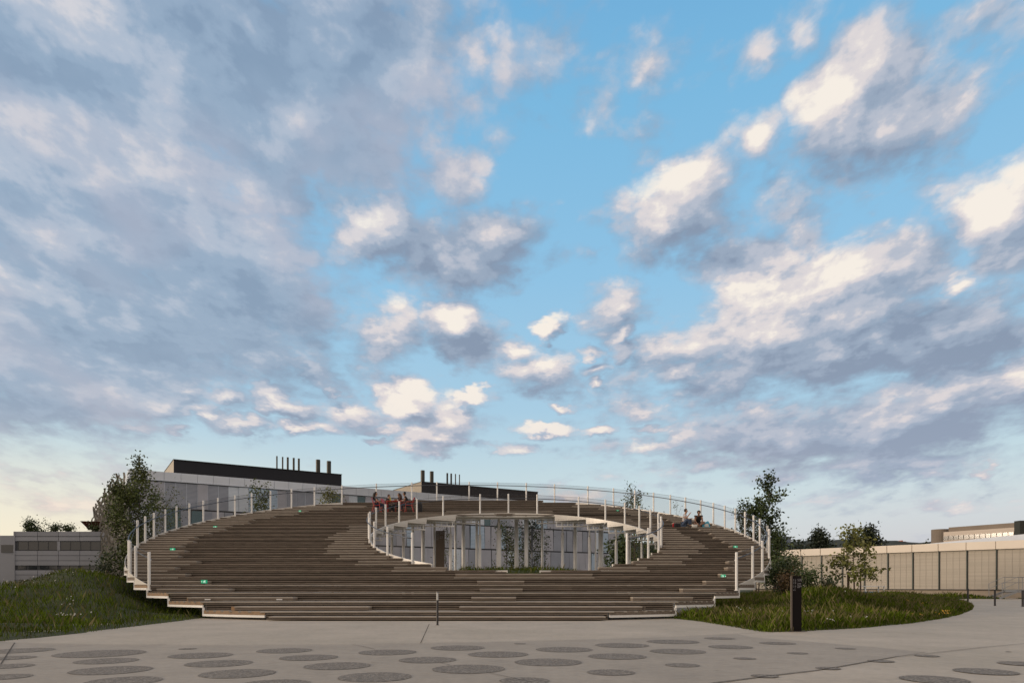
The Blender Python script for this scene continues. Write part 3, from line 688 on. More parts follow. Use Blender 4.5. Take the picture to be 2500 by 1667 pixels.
blades('meadow_grass', LEFT, h_left, 170000, .05, .24, 'dark green meadow grass on the bank to the left of the timber ring', 'grass')
blades('meadow_grass', RIGHT, h_right, 190000, .05, .26, 'tall meadow grass with dry stems on the bank behind the black sign pylon', 'grass', seeds=.08)
blades('meadow_grass', COURT, h_court, 9000, .12, .30, 'green grass growing in the court inside the timber ring', 'grass')
blades('meadow_grass', [(20, 52), (27.5, 56), (34, 57.5), (41.5, 57), (41.5, 60), (26, 77)], lambda x, y, d: .18*sm(d/1.5), 9000, .15, .4, 'strip of grass in front of the long white blinds', 'grass', w=.012)
blades('meadow_grass', [(42.8, 56.5), (60, 47), (60, 50), (44, 60)], lambda x, y, d: .1*sm(d/1.0), 3000, .1, .25, 'short grass beside the metal stairs', 'grass')
def flowers(name, poly, hf, spots, m_, r, label):
    mb = MB()
    for (cx, cy, sp, n) in spots:
        x = rg.normal(cx, sp, n); y = rg.normal(cy, sp*.8, n); d, _, _, ins = seg_dist(x, y, poly); z = hf(x, y, d)
        for i in range(n):
            if not ins[i]: continue
            q = r*rg.uniform(.7, 1.3); zz = z[i]+rg.uniform(.10, .24); t = rg.uniform(-.5, .5); t2 = rg.uniform(-.5, .2)
            mb.m = 1; mb.tube([(x[i], y[i], z[i]), (x[i], y[i], zz-.004)], .003, 3, False); mb.m = 0
            mb.add([(x[i]+q*math.cos(j*math.pi/3), y[i]+q*math.sin(j*math.pi/3)*.8, zz+q*(math.cos(j*math.pi/3)*t+math.sin(j*math.pi/3)*(1.0+t2))) for j in range(6)], [tuple(range(6))])
    tag(mb.build(name, [m_, M['stemg']]), label, 'flowers', kind='stuff')
def gz(x, v, z):            # point of a photo pixel at height z
    d = (EYE-z)*F/(v-HZ) if abs(v-HZ) > 3 else 25; return ((x-1250)/F*d, d)
WL = [(*gz(x, v, .35), s, n) for x, v, s, n in ((170, 1443, .3, 9), (245, 1450, .4, 22), (250, 1458, .3, 14), (315, 1460, .15, 9), (215, 1455, .3, 10), (165, 1490, .25, 18), (175, 1485, .3, 8), (40, 1462, .3, 5), (295, 1425, .3, 6), (20, 1553, .15, 6), (225, 1523, .1, 3), (350, 1453, .15, 6), (100, 1475, 1.2, 14))]
flowers('daisies', LEFT, h_left, WL, M['daisy'], .020, 'scattered white daisies in the grass left of the ring')
WR = [(*gz(x, v, .4), s, n) for x, v, s, n in ((1965, 1485, .3, 22), (2028, 1495, .1, 5), (2060, 1460, .3, 8), (2100, 1490, .2, 4), (1800, 1480, .4, 6), (1820, 1470, .5, 8), (2280, 1500, .3, 4), (2000, 1475, 1, 12))]
flowers('daisies', RIGHT, h_right, WR, M['daisy'], .020, 'white daisies in the meadow to the right of the black pylon')
YR = [(*gz(x, v, .3), s, n) for x, v, s, n in ((1870, 1495, .22, 40), (1835, 1525, .15, 40), (1765, 1512, .25, 22), (1755, 1518, .2, 14), (1880, 1480, .3, 16), (2065, 1520, .25, 24), (2130, 1518, .2, 40), (2145, 1513, .15, 20), (2245, 1475, .35, 26), (2325, 1485, .25, 46), (2205, 1490, .3, 14), (2330, 1492, .2, 20), (1930, 1470, .3, 10))]
flowers('yellow_flowers', RIGHT, h_right, YR, M['yellow'], .022, 'clumps of yellow flowers in the meadow behind the pylon')

# ------------------------------------------------------------------ laboratory building behind the ring
def banded(name, c1, c2, scale, rough=.5, axis='Z', metal=0):
    Mt = bpy.data.materials.new(name); Mt.use_nodes = True; nt = Mt.node_tree; L = nt.links; N = nt.nodes; b = N['Principled BSDF']
    tc = N.new('ShaderNodeTexCoord'); w = N.new('ShaderNodeTexWave'); w.bands_direction = axis; L.new(tc.outputs['Object'], w.inputs[0]); w.inputs['Scale'].default_value = scale
    n = N.new('ShaderNodeTexNoise'); L.new(tc.outputs['Object'], n.inputs[0]); n.inputs['Scale'].default_value = .7; n.inputs['Detail'].default_value = 4
    mx = N.new('ShaderNodeMix'); mx.data_type = 'RGBA'; L.new(w.outputs['Fac'], mx.inputs[0]); mx.inputs[6].default_value = (*c1, 1); mx.inputs[7].default_value = (*c2, 1)
    r = N.new('ShaderNodeMapRange'); L.new(n.outputs['Fac'], r.inputs[0]); r.inputs[3].default_value = .82; r.inputs[4].default_value = 1.18
    v = N.new('ShaderNodeVectorMath'); v.operation = 'SCALE'; L.new(mx.outputs[2], v.inputs[0]); L.new(r.outputs[0], v.inputs['Scale']); L.new(v.outputs[0], b.inputs['Base Color'])
    b.inputs['Roughness'].default_value = rough; b.inputs['Metallic'].default_value = metal; return Mt
M['p_grey'] = banded('mauve_grey_perforated_sheet', (.33, .345, .41), (.42, .44, .51), 3.2, .55)
M['p_louv'] = banded('grey_louvre_slats', (.17, .20, .26), (.37, .40, .48), 2.2, .5)
M['p_white'] = banded('pale_sheet_blinds', (.48, .56, .68), (.66, .73, .82), 2.0, .5)
M['p_glass'] = banded('blue_glass_over_blinds', (.25, .36, .50), (.44, .56, .70), 1.6, .12)
M['p_teal'] = mat('teal_tinted_glass', (.025, .095, .12), .08, spec=.8)
M['wall_dark'] = mat('dark_recessed_wall', (.05, .055, .065), .6); M['coping'] = mat('pale_metal_coping', (.62, .68, .78), .45, var=.06, vscale=.7)
M['black'] = mat('black_roof_cladding', (.008, .009, .014), .8); M['beige'] = mat('beige_corrugated_side', (.42, .37, .29), .7); M['pipe'] = mat('dark_bronze_flue', (.030, .030, .022), .5)
M['fin'] = mat('light_timber_fin', (.27, .25, .22), .7, var=.25, vscale=1)
A0 = Vector((-42.07, 75.0, 0)); UD = Vector((1.576, 1, 0)).normalized(); VD = Vector((-UD.y, UD.x, 0)); H_L = 13.9   # along the front, and back
LEN = 72.0
def at(s, t, z): p = A0+UD*s+VD*t; return (p.x, p.y, z)
def lbox(mb, s0, s1, t0, t1, z0, z1, tilt=0.0, tilt2=None):
    tilt2 = tilt if tilt2 is None else tilt2
    mb.hexa([at(s0, t0, z0), at(s1, t0, z0), at(s1, t1, z0), at(s0, t1, z0)], [at(s0+tilt, t0, z1), at(s1+tilt2, t0, z1), at(s1+tilt2, t1, z1), at(s0+tilt, t1, z1)])
lab = empty('laboratory_building', tuple(A0), label='long pale laboratory building with patchwork sun screens and black rooftop boxes behind the timber ring', cat='building')
mb = MB(); lbox(mb, .1, LEN, .0, 34, 0, H_L-1.05); under(mb.build('wall', M['wall_dark']), lab)
mb = MB(); lbox(mb, -.05, LEN+.1, -.30, 34.2, H_L-1.04, H_L-.98)
s = 0
while s < LEN:
    lbox(mb, s+.015, s+1.7, -.26, -.12, H_L-.97, H_L-.02); s += 1.715
lbox(mb, -.05, LEN+.1, -.11, 34.1, H_L-.975, H_L); under(mb.build('coping', M['coping']), lab)
TY = ['p_grey', 'p_louv', 'p_louv', 'p_white', 'p_glass', 'p_glass', 'p_grey', 'p_teal', 'p_white', 'p_grey']
PM = ['p_grey', 'p_louv', 'p_white', 'p_glass', 'p_teal']
top_seq = 'ggglllgllwwbbbglldwwtgwtgggwwwlllbbgggwwtlllggwwbb'
km = {'g': 0, 'l': 1, 'w': 2, 'b': 3, 't': 4, 'd': 1}
rr = random.Random(11)
ST = [(H_L-1.08, 9.85), (9.75, 6.45), (6.35, 3.0), (2.9, .2)]
for fl, (zt, zb) in enumerate(ST):
    s = .15; i = 0
    while s < LEN-1:
        mb = MB()
        for j in range(4):
            w = 1.12 if fl == 0 else rr.choice((1.0, 1.2, 1.5)); c = top_seq[i % len(top_seq)] if fl == 0 else rr.choice('ggllgglwgbggt'); i += 1
            mb.m = km[c]; t0 = -.10 if c != 't' else -.02
            if rr.random() < .35 and c != 't': t0 -= .10
            ti = 0 if fl == 0 else rr.uniform(-.10, .10)
            lbox(mb, s+.03, s+w-.02, t0, t0+.06, zb+.05, zt-.04, ti)
            if fl == 0: mb.m = 2; lbox(mb, s-.02, s+.02, -.13, -.05, zb+.05, zt-.04)
            s += w
            if s > LEN-1: break
        under(mb.build('screen_bay', [M[p] for p in PM]), lab)
# wavy sunscreen fins on the left end wall
def end_at(s, z, out, ya=0): 
    p = A0+Vector((-25.9, 37.5, 0)).normalized()*s; n = Vector((-37.5, -25.9, 0)).normalized(); p = p+n*out; return p
ED = Vector((-25.9, 37.5, 0)).normalized(); EN = Vector((-37.5, -25.9, 0)).normalized()
mb = MB(); q0 = A0+ED*.1; q1 = A0+ED*45; q2 = q1+UD*30; q3 = A0+UD*20
mb.prism([(q0.x, q0.y), (q3.x, q3.y), (q2.x, q2.y), (q1.x, q1.y)], 0, H_L-1.3); under(mb.build('end_wall', M['wall_dark']), lab)
for i in range(31):
    s = .3+i*1.45; mb = MB(); pr = None
    for j in range(29):
        z = .3+j*(H_L-.6)/28; o = .75+.42*math.sin(z*1.35+i*1.9)+.12*math.sin(z*3.1+i); tw = .35*math.cos(z*1.35+i*1.9)
        c = A0+ED*(s+tw)+EN*o; a = c-EN*.10-ED*.03; b = c+EN*.10+ED*.06
        cur = [(a.x, a.y, z), (b.x, b.y, z), (b.x+ED.x*.07, b.y+ED.y*.07, z), (a.x+ED.x*.07, a.y+ED.y*.07, z)]
        if pr: mb.hexa(pr, cur)
        pr = cur
    under(mb.build('sunscreen_fin', M['fin']), lab)
# rooftop boxes
def s_for(px, t):          # distance along the front for a photo column, t behind the front
    lo, hi = -5, 140
    for _ in range(50):
        m_ = (lo+hi)/2; p = at(m_, t, 0)
        if p[0]/p[1]*F+1250 < px: lo = m_
        else: hi = m_
    return lo
for a, b in ((424, 834), (1029, 1313)):
    sa, sb = s_for(a, 3.2), s_for(b, 3.2); mb = MB(); lbox(mb, sa, sb, 3.2, 13.5, H_L-.02, 15.92)
    o = mb.build('rooftop_box', [M['black'], M['beige']]); under(o, lab)
    for p in o.data.polygons:
        if p.normal.dot(UD) < -.5 or p.normal.z > .5: p.material_index = 1
    mb = MB(); lbox(mb, sa-.05, sb+.05, 3.1, 13.6, 15.925, 15.98); mb.build('rim_flashing', M['pipe'], o)
for px, v, w, t in ((676, 1113, 3.6, 7), (690, 1115, 3.6, 7), (702.5, 1116, 5, 7), (717, 1117.5, 5, 7), (729.5, 1119, 5, 7), (776.5, 1122, 10.5, 8), (803, 1125.5, 10.5, 8),
                    (1032, 1148, 10, 8), (1054, 1150.5, 9.5, 8), (1092, 1154.5, 4.4, 7), (1101.5, 1155.5, 4.4, 7), (1112, 1156.5, 2.8, 7), (1121.7, 1158, 2.6, 7)):
    s = s_for(px, t); p = at(s, t, 0); z = EYE+(HZ-v)/F*p[1]; mb = MB(); mb.tube([(p[0], p[1], 15.9), (p[0], p[1], z)], w/2*p[1]/F, 14)
    under(mb.build('flue', M['pipe']), lab)

# ------------------------------------------------------------------ grey panelled block, far left
M['gpanel'] = mat('grey_metal_panel', (.25, .265, .31), .5, var=.05, vscale=.5, tone=.08); M['gwin'] = mat('dark_ribbon_glass', (.03, .035, .042), .12, spec=.7)
gb = empty('panelled_block', (-69, 95, 0), label='low grey metal-panelled block with ribbon windows and roof planting at the far left', cat='building')
D1 = 95.0
def gx(px): return (px-1250)/F*D1
def gzv(v): return EYE+(HZ-v)/F*D1
mb = MB(); mb.box(gx(35), gx(330), D1, D1+20, -.02, gzv(1297)); under(mb.build('wall', M['wall_dark']), gb)
mb = MB()
cols = [38, 93, 144, 196, 247, 300, 330]
rows = [(1297.5, 1308.5), (1310, 1320), (1344, 1355), (1356, 1367.5), (1368.5, 1379.5), (1391.5, 1402), (1403, 1415)]
for a, b in zip(cols[:-1], cols[1:]):
    for (va, vb) in rows: mb.tone = R_.random(); mb.box(gx(a)+.03, gx(b)-.03, D1-.12, D1-.001, gzv(vb), gzv(va))
    for (va, vb) in ((1416, 1442),): mb.box(gx(a)+.1, gx(a)+(gx(b)-gx(a))*.47, D1-.10, D1-.001, -.02, gzv(va)); mb.box(gx(a)+(gx(b)-gx(a))*.5, gx(b)-.1, D1-.10, D1-.001, -.02, gzv(va))
mb.box(gx(35), gx(38), D1-.16, D1-.001, -.02, gzv(1297)); mb.box(gx(141), gx(148), D1-.11, D1-.001, gzv(1343), gzv(1321))
under(mb.build('cladding', M['gpanel'], tone=True), gb)
for a, b in ((45, 141), (148, 300)):
    mb = MB(); mb.box(gx(a), gx(b), D1-.06, D1-.002, gzv(1342), gzv(1322)); o = mb.build('ribbon_window', M['gwin']); under(o, gb)
    x = a
    while x < b: mb = MB(); mb.box(gx(x)-.05, gx(x)+.05, D1-.09, D1-.061, gzv(1342), gzv(1322)); mb.build('mullion', M['wall_dark'], o); x += 24.5
for a in (45, 70, 98, 121, 150, 172, 199, 221, 250, 275):
    mb = MB(); mb.box(gx(a), gx(a+20), D1-.06, D1-.002, gzv(1389), gzv(1381)); under(mb.build('window', M['gwin']), gb)
mb = MB(); mb.box(gx(-80), gx(34.8), D1+6, D1+20, -.02, gzv(1299)); under(mb.build('recessed_wing', M['gpanel'], tone=True), gb)
mb = MB(); mb.box(gx(-75), gx(33.5), D1+5.9, D1+5.99, gzv(1343), gzv(1323)); under(mb.build('ribbon_window', M['gwin']), gb)
M['rust'] = mat('dark_red_shelter', (.10, .025, .015), .8, var=.3, vscale=2)
mb = MB(); zr = gzv(1297)
mb.hexa([(gx(184), D1+3, gzv(1288)), (gx(262), D1+3, gzv(1288)), (gx(262), D1+8, gzv(1288)), (gx(184), D1+8, gzv(1288))], [(gx(173), D1+2, gzv(1268)), (gx(262), D1+2, gzv(1270)), (gx(262), D1+9, gzv(1270)), (gx(173), D1+9, gzv(1268))])
mb.box(gx(205), gx(258), D1+4, D1+8, zr, gzv(1288)+.02)
tag(mb.build('roof_shelter', M['rust']), 'dark rusty red shelter standing on the roof of the grey block at the left', 'shelter')

# ------------------------------------------------------------------ long white hall with blinds, right
hall = empty('white_hall', (38, 64, 0), label='long low cream hall with closed horizontal blinds along the right side', cat='building')
M['cream'] = mat('cream_metal_fascia', (.72, .655, .575), .55, var=.04, vscale=.4); M['blind'] = mat('cream_blind_slats', (.46, .425, .37), .55, tone=.10); M['plinth'] = mat('concrete_plinth', (.34, .29, .235), .85, var=.1, vscale=1)
M['mull'] = mat('dark_green_mullion', (.015, .03, .028), .4)
VPX = -145.0
def hd(px): return 64.3*(2400-VPX)/(px-VPX)
def hp(px, off=0.0):
    d = hd(px); x = (px-1250)/F*d; n = Vector((-.767, -.642)); return (x+n.x*off, d+n.y*off)
def hbox(mb, a, b, o0, o1, z0, z1, z0b=None):
    p = [hp(a, o1), hp(b, o1), hp(b, o0), hp(a, o0)]; mb.prism(p, z0, z1)
mb = MB(); hbox(mb, 1840, 2760, 0, -14, .0, 5.2); under(mb.build('wall', M['mull']), hall)
mb = MB(); hbox(mb, 1840, 2760, .001, .12, 0, .70); under(mb.build('plinth', M['plinth']), hall)
mb = MB(); hbox(mb, 1840, 2760, .10, .26, .702, .76); under(mb.build('sill', M['gwin']), hall)
bays = [1840, 1872, 1914, 1960, 2008, 2059, 2113, 2170, 2231, 2295, 2363, 2435, 2512, 2596, 2690]
for a, b in zip(bays[:-1], bays[1:]):
    mb = MB(); hbox(mb, a+1.2*(a/2400), b-1.2*(a/2400), -.3, .50, 4.49, 5.24); hbox(mb, a+.2, b-.2, -.3, .44, 4.52, 5.20)
    o = mb.build('fascia_panel', M['cream']); under(o, hall)
    mb = MB(); n = 38; pa, pb = hp(a+2.2, .20), hp(b-2.2, .20); sl_ = R_.uniform(.3, .8)
    for j in range(n):
        z = .80+j*3.66/n; q = Vector((-.767, -.642))*.055; mb.tone = R_.random()*.6+sl_*.4; dz = .045*sl_+.02
        P = [Vector((*pa, z)), Vector((*pb, z))]
        mb.hexa([P[0], P[1], P[1]+Vector((q.x, q.y, -.02)), P[0]+Vector((q.x, q.y, -.02))], [P[0]+Vector((0, 0, .082)), P[1]+Vector((0, 0, .082)), P[1]+Vector((q.x*.2, q.y*.2, .082)), P[0]+Vector((q.x*.2, q.y*.2, .082))])
    for t in (.25, .5, .75):
        c = Vector(pa).lerp(Vector(pb), t); mb.tone = 0; e = (Vector(pb)-Vector(pa)).normalized()*.012; nn = Vector((-.767, -.642))*.06
        mb.prism([(c.x-e.x+nn.x, c.y-e.y+nn.y), (c.x+e.x+nn.x, c.y+e.y+nn.y), (c.x+e.x, c.y+e.y), (c.x-e.x, c.y-e.y)], .8, 4.46)
    under(mb.build('blind', M['blind'], tone=True), hall)
    mb = MB(); hbox(mb, b-1.3*(b/2300), b+1.3*(b/2300), .02, .34, .76, 4.488); under(mb.build('mullion', M['mull']), hall)
mb = MB(); p0, p1 = hp(2180, -2), hp(2760, -2); q0, q1 = hp(2180, -14), hp(2760, -14)
mb.hexa([(*p0, 5.21), (*p1, 5.21), (*q1, 5.21), (*q0, 5.21)], [(*p0, 5.24), (*p1, 6.4), (*q1, 6.4), (*q0, 5.24)])
under(mb.build('roof', M['coping']), hall)

# metal stairs with a landing by the hall
st = empty('metal_stairs', (43, 57, 0), label='short galvanised steel staircase with tube handrail in front of the cream blinds', cat='stairs')
DS = 57.0
def sx(px): return (px-1250)/F*DS
def sz(v): return EYE+(HZ-v)/F*DS
mb = MB()
for j in range(5):
    t = j/5; x = sx(2445)+(sx(2485)-sx(2445))*t; z = .08+(sz(1441)-.12)*(j+1)/5.5; mb.box(x, x+.34, DS, DS+1.5, z-.03, z)
mb.build('tread', M['galv']); st_t = bpy.context.scene.collection.objects[-1]; under(st_t, st)
mb = MB(); mb.bar((sx(2440), DS-.03, .06), (sx(2488), DS-.03, sz(1442)), .05, .16); mb.bar((sx(2440), DS+1.53, .06), (sx(2488), DS+1.53, sz(1442)), .05, .16); under(mb.build('stringer', M['galv']), st)
mb = MB(); mb.box(sx(2486), sx(2560), DS-.1, DS+1.7, sz(1446), sz(1439)); under(mb.build('landing', M['galv']), st)
for yy in (DS-.05, DS+1.55):
    mb = MB()
    for off in (0, 13):
        mb.tube([(sx(2446), yy, sz(1424+off)), (sx(2482), yy, sz(1408+off)), (sx(2560), yy, sz(1408+off))], .022, 6)
    for px, v0, v1 in ((2446, 1454, 1424), (2486, 1440, 1408), (2530, 1440, 1408)): mb.tube([(sx(px), yy, sz(v0)), (sx(px), yy, sz(v1))], .03, 6)
    under(mb.build('handrail', M['galv']), st)

# ------------------------------------------------------------------ distance: concrete block, towers, ridge
M['fcon'] = mat('brown_ribbed_concrete', (.21, .175, .145), .9, var=.12, vscale=.15); M['fpale'] = mat('pale_precast_band', (.55, .48, .42), .7)
fc = empty('concrete_block', (130, 200, 0), label='distant brown concrete block with a pale window band above the hall roof', cat='building')
def fb(mb, x0, x1, d0, d1, v0, v1):      # box by photo columns at two depths
    a = ((x0-1250)/F*d0, d0); b = ((x1-1250)/F*d1, d1); n = Vector((b[0]-a[0], b[1]-a[1])).normalized(); w = Vector((-n.y, n.x))*14
    zt0 = EYE+(HZ-v0)/F*d0
    mb.prism([a, b, (b[0]+w.x, b[1]+w.y), (a[0]+w.x, a[1]+w.y)], -1, zt0)
mb = MB(); mb.tube([((2297-1250)/F*206, 206, 0), ((2297-1250)/F*206, 206, EYE+142/F*200)], 20/F*200*1.05, 24); under(mb.build('stair_tower', M['fcon']), fc)
mb = MB(); fb(mb, 2316, 2560, 200, 178, 1287, 0); under(mb.build('wall', M['fcon']), fc)
def fstrip(name, m_, v0, v1, off, parts=1, gap=0):
    for i in range(parts):
        t0, t1 = i/parts+gap, (i+1)/parts-gap; W0 = Vector(((2313-1250)/F*200, 200)); W1 = Vector(((2560-1250)/F*178, 178))
        mb = MB(); a = W0.lerp(W1, t0); b = W0.lerp(W1, t1); n = Vector((-(W1-W0).y, (W1-W0).x)).normalized()*off
        mb.prism([(a.x-n.x, a.y-n.y), (b.x-n.x, b.y-n.y), (b.x, b.y), (a.x, a.y)], EYE+(HZ-v1)/F*200, EYE+(HZ-v0)/F*200); under(mb.build(name, m_), fc)
fstrip('pale_band', M['fpale'], 1299, 1326, 2.0); fstrip('window', M['gwin'], 1309, 1319, 2.2, 18, .004)
mb = MB(); mb.box((2490-1250)/F*174, (2600-1250)/F*174, 174, 176, 0, EYE+(HZ-1270)/F*174); under(mb.build('dark_core', M['pipe']), fc)
M['pink'] = mat('salmon_render', (.55, .25, .19), .8)
for px, v, w, lab_ in ((2173, 1322, 15, 'small salmon pink block of flats on the horizon, the left one of two'), (2206, 1321, 12, 'small salmon pink block of flats on the horizon, nearer the brown concrete block')):
    d = 900; x = (px-1250)/F*d; t = empty('distant_flats', (x, d, 0), label=lab_, cat='building'); W = w/F*d/2
    mb = MB(); mb.box(x-W, x+W, d, d+12, 0, EYE+(HZ-v)/F*d); mb.box(x-W*.4, x+W*.3, d+3, d+9, EYE+(HZ-v)/F*d, EYE+(HZ-v+3)/F*d); under(mb.build('wall', M['pink']), t)
    for j in range(3): mb = MB(); zz = EYE+(HZ-v-3-j*3.5)/F*d; mb.box(x-W*.8, x+W*.8, d-.3, d-.01, zz-.6, zz); under(mb.build('window', M['gwin']), t)
M['bluegrey'] = banded('blue_grey_cladding', (.10, .13, .19), (.17, .21, .28), .5, .4)
t = empty('office_block', (60, 150, 0), label='small blue grey office block half hidden behind the tree right of the ring', cat='building')
mb = MB(); xa, xb = (1890-1250)/F*150, (1936-1250)/F*150
mb.prism([(xa, 150), (xb-1, 150), (xb, 151), (xb, 162), (xa, 162)], 0, EYE+(HZ-1309)/F*150); under(mb.build('wall', M['bluegrey']), t)
for j in range(3): mb = MB(); z = 3.5+j*2.6; mb.box(xa+.5, xb-1.2, 149.9, 149.99, z, z+1.1); under(mb.build('window_band', M['gwin']), t)
M['hill'] = mat('wooded_ridge', (.035, .045, .04), .95, var=.35, vscale=.05)
mb = MB(); prev = None; rh = random.Random(3); n = 160
for i in range(n+1):
    x = -900+2400*i/n; z = 46+6*math.sin(x*.006)+3*rh.random()+(x > 350)*4
    cur = [(x, 750, -5), (x, 750, z*.6), (x, 800, z), (x, 900, z), (x, 900, -5)]
    if prev:
        mb.add(prev+cur, [(j, 5+j, 6+j, 1+j) for j in range(4)])
    prev = cur
mb.build('hills', M['hill'])['kind'] = 'structure'

# ------------------------------------------------------------------ trees and shrubs
def leafmat(name, c, c2): return mat(name, c, .6, tone=.6, col2=c2, vscale=.9)
M['leaf'] = leafmat('dark_green_leaf', (.032, .058, .012), (.055, .082, .016)); M['leaf2'] = leafmat('olive_leaf', (.052, .080, .014), (.085, .105, .020)); M['leaf3'] = leafmat('yellow_green_leaf', (.11, .13, .020), (.15, .15, .028))
M['leafr'] = leafmat('bronze_leaf', (.085, .035, .012), (.06, .06, .015)); M['needle'] = leafmat('dark_needle', (.018, .030, .014), (.030, .042, .018)); M['bark'] = mat('grey_brown_bark', (.085, .065, .050), .9, var=.3, vscale=8)
def leaves(pts, size, rng_, droop=0.0):
    n = len(pts); u = rng_.normal(0, 1, (n, 3)); u[:, 2] = u[:, 2]*.6-droop; u /= np.linalg.norm(u, axis=1)[:, None]
    v = np.cross(u, rng_.normal(0, 1, (n, 3))); v /= np.linalg.norm(v, axis=1)[:, None]
    s = size*rng_.uniform(.6, 1.35, n)[:, None]
    V = np.stack([pts, pts+u*s*.5+v*s*.33, pts+u*s, pts+u*s*.5-v*s*.33], 1).reshape(-1, 3)
    return V, np.arange(4*n).reshape(n, 4)
def tree(name, x, y, z, h, rad, nb, nl, lsize, lm, label, cat, seed=1, trunk=.06, start=.15, up=.8, shape=None, jit=.16, droop=0.0, group=None, stems=1, bare=.25, tips=0):
    """tapered trunk with limbs; leaves sit in sprays along the limbs"""
    rt = random.Random(seed); rn = np.random.default_rng(seed)
    shape = shape or (lambda t: math.sin(math.pi*min(1, .15+t*.85))**.7)
    root = empty(name, (x, y, z), label=label, cat=cat, group=group)
    mb = MB(); P = []
    for s_ in range(stems):
        a0 = 2*math.pi*s_/stems; lean = .0 if stems == 1 else rad*.45; pts = []
        for i in range(9):
            t = i/8; pts.append(Vector((math.cos(a0)*lean*t+.03*h*math.sin(t*4+seed+s_)*t, math.sin(a0)*lean*t+.02*h*math.sin(t*5+s_), h*.96*t*(1 if s_ == 0 else rt.uniform(.75, .97)))))
        mb.tube(pts, [max(.008, trunk*(1-t_/8)**.8/(1 if stems == 1 else 1.4)) for t_ in range(9)], 7)
        for b in range(nb//stems):
            t = start+(1-start)*(b+rt.random())/(nb/stems); f = t*8; i = min(7, int(f)); p0 = pts[i].lerp(pts[i+1], f-i)
            a = rt.uniform(0, 2*math.pi); r = rad*shape(t)*rt.uniform(.65, 1.15)/(1 if stems == 1 else 1.35); ln = r*(1+up*.8)
            q = [p0]; d = Vector((math.cos(a), math.sin(a), up*.5+.3*t)).normalized()
            for k_ in range(4):
                d = (d+Vector((0, 0, up*.28-droop*.25))+Vector((rt.uniform(-.18, .18), rt.uniform(-.18, .18), rt.uniform(-.1, .1)))).normalized(); q.append(q[-1]+d*ln/4)
            mb.tube(q, [max(.004, trunk*.38*(1-k_/4.6)*(1-t*.6)) for k_ in range(5)], 4, False)
            m_ = max(3, int(nl/nb*(.5+shape(t))))
            for _ in range(m_):
                tt = bare+(1-bare)*rt.random()**.8; g = tt*4; j = min(3, int(g)); c = q[j].lerp(q[j+1], g-j); sp = jit*(.5+.7*tt)
                P.append((c.x+rt.gauss(0, sp), c.y+rt.gauss(0, sp), c.z+rt.gauss(0, sp*.9)))
        for _ in range(tips): P.append((pts[-1].x+rt.gauss(0, jit*.5), pts[-1].y+rt.gauss(0, jit*.5), pts[-1].z+rt.uniform(-h*.1, h*.04)))
    mb.build('trunk', M['bark'], root)
    P = np.array(P); V, Fc = leaves(P, lsize, rn, droop)
    clump = .5+.5*np.sin(P[:, 0]*2.3+seed)*np.sin(P[:, 2]*2.1+P[:, 1]*1.7); tone = np.clip(.15+.55*clump+rn.uniform(-.2, .35, len(P)), 0, 1)
    raw_mesh('crown', V, Fc, lm, root, tone=tone); return root
def tz(v, d): return EYE+(HZ-v)/F*d
def tx(px, d): return (px-1250)/F*d
fast = lambda t: .35+.65*math.sin(math.pi*min(1, t*.9+.08))
tree('young_tree', tx(322, 36), 36, .4, tz(1138, 36)-.4, 1.45, 90, 7500, .125, M['leaf2'], 'tall upright young tree in dark leaf at the left end of the laboratory', 'tree', 3, .07, .05, 1.3, fast, .14, tips=14, stems=3)
tree('young_tree', tx(402, 43), 43, .3, tz(1190, 39)-.3, 1.3, 40, 1500, .11, M['leaf2'], 'smaller loose young tree seen through the railing net at the left rim', 'tree', 4, .05, .2, 1.1, fast, .2)
tree('shrub', tx(268, 36), 36, .5, 2.6, .7, 26, 1600, .10, M['leaf'], 'dark leafy shrub on top of the left grass bank', 'shrub', 5, .03, .1, .9, None, .2, stems=3)
tree('young_tree', tx(640, 58), 58, 0, tz(1196, 58), 1.5, 40, 1500, .17, M['leaf2'], 'thin young tree showing over the rim in front of the teal windows', 'tree', 6, .06, .3, 1.2, fast, .24)
tree('young_tree', tx(812, 60), 60, 0, tz(1190, 60), 1.8, 46, 1900, .17, M['leaf3'], 'rounder young tree showing over the rim left of the table group', 'tree', 7, .06, .3, .9, None, .25)
tree('young_tree', tx(1552, 56), 56, 0, tz(1203, 56), 1.3, 36, 1500, .16, M['leaf2'], 'sparse young tree showing behind the far right rim railing', 'tree', 8, .06, .3, 1.2, fast, .2, tips=12)
tree('young_tree', tx(1650, 52), 52, 0, tz(1222, 52), .9, 14, 110, .10, M['leaf2'], 'almost bare sapling behind the railing near the seated pair', 'tree', 9, .03, .5, 1.2, fast, .15)
tree('young_tree', tx(1852, 42), 42, .2, tz(1164, 42)-.2, 1.4, 56, 3400, .17, M['leaf'], 'tall dark loose-crowned tree rising beside the right rim of the ring', 'tree', 10, .06, .25, .75, lambda t: .4+.75*math.sin(math.pi*min(1, t*.9+.05)), .16, tips=8, stems=2)
tree('dense_tree', tx(1893, 60), 60, 0, tz(1293, 60), .95, 60, 3000, .20, M['leaf'], 'dense low dark tree behind the right rim, left of the blue grey block', 'tree', 11, .12, .15, .4, None, .38)
tree('shrub', tx(1918, 28), 28, .7, tz(1366, 28)-.7, .62, 54, 3400, .085, M['leaf'], 'big dark shrub with some bronze leaves against the right rim', 'shrub', 12, .03, .02, .7, None, .16, stems=4)
tree('shrub', tx(1922, 26), 26, .75, .75, .42, 36, 1300, .07, M['leafr'], 'bronze-leaved shrub low in front of the big dark shrub', 'shrub', 13, .025, .02, .5, None, .13, stems=4)
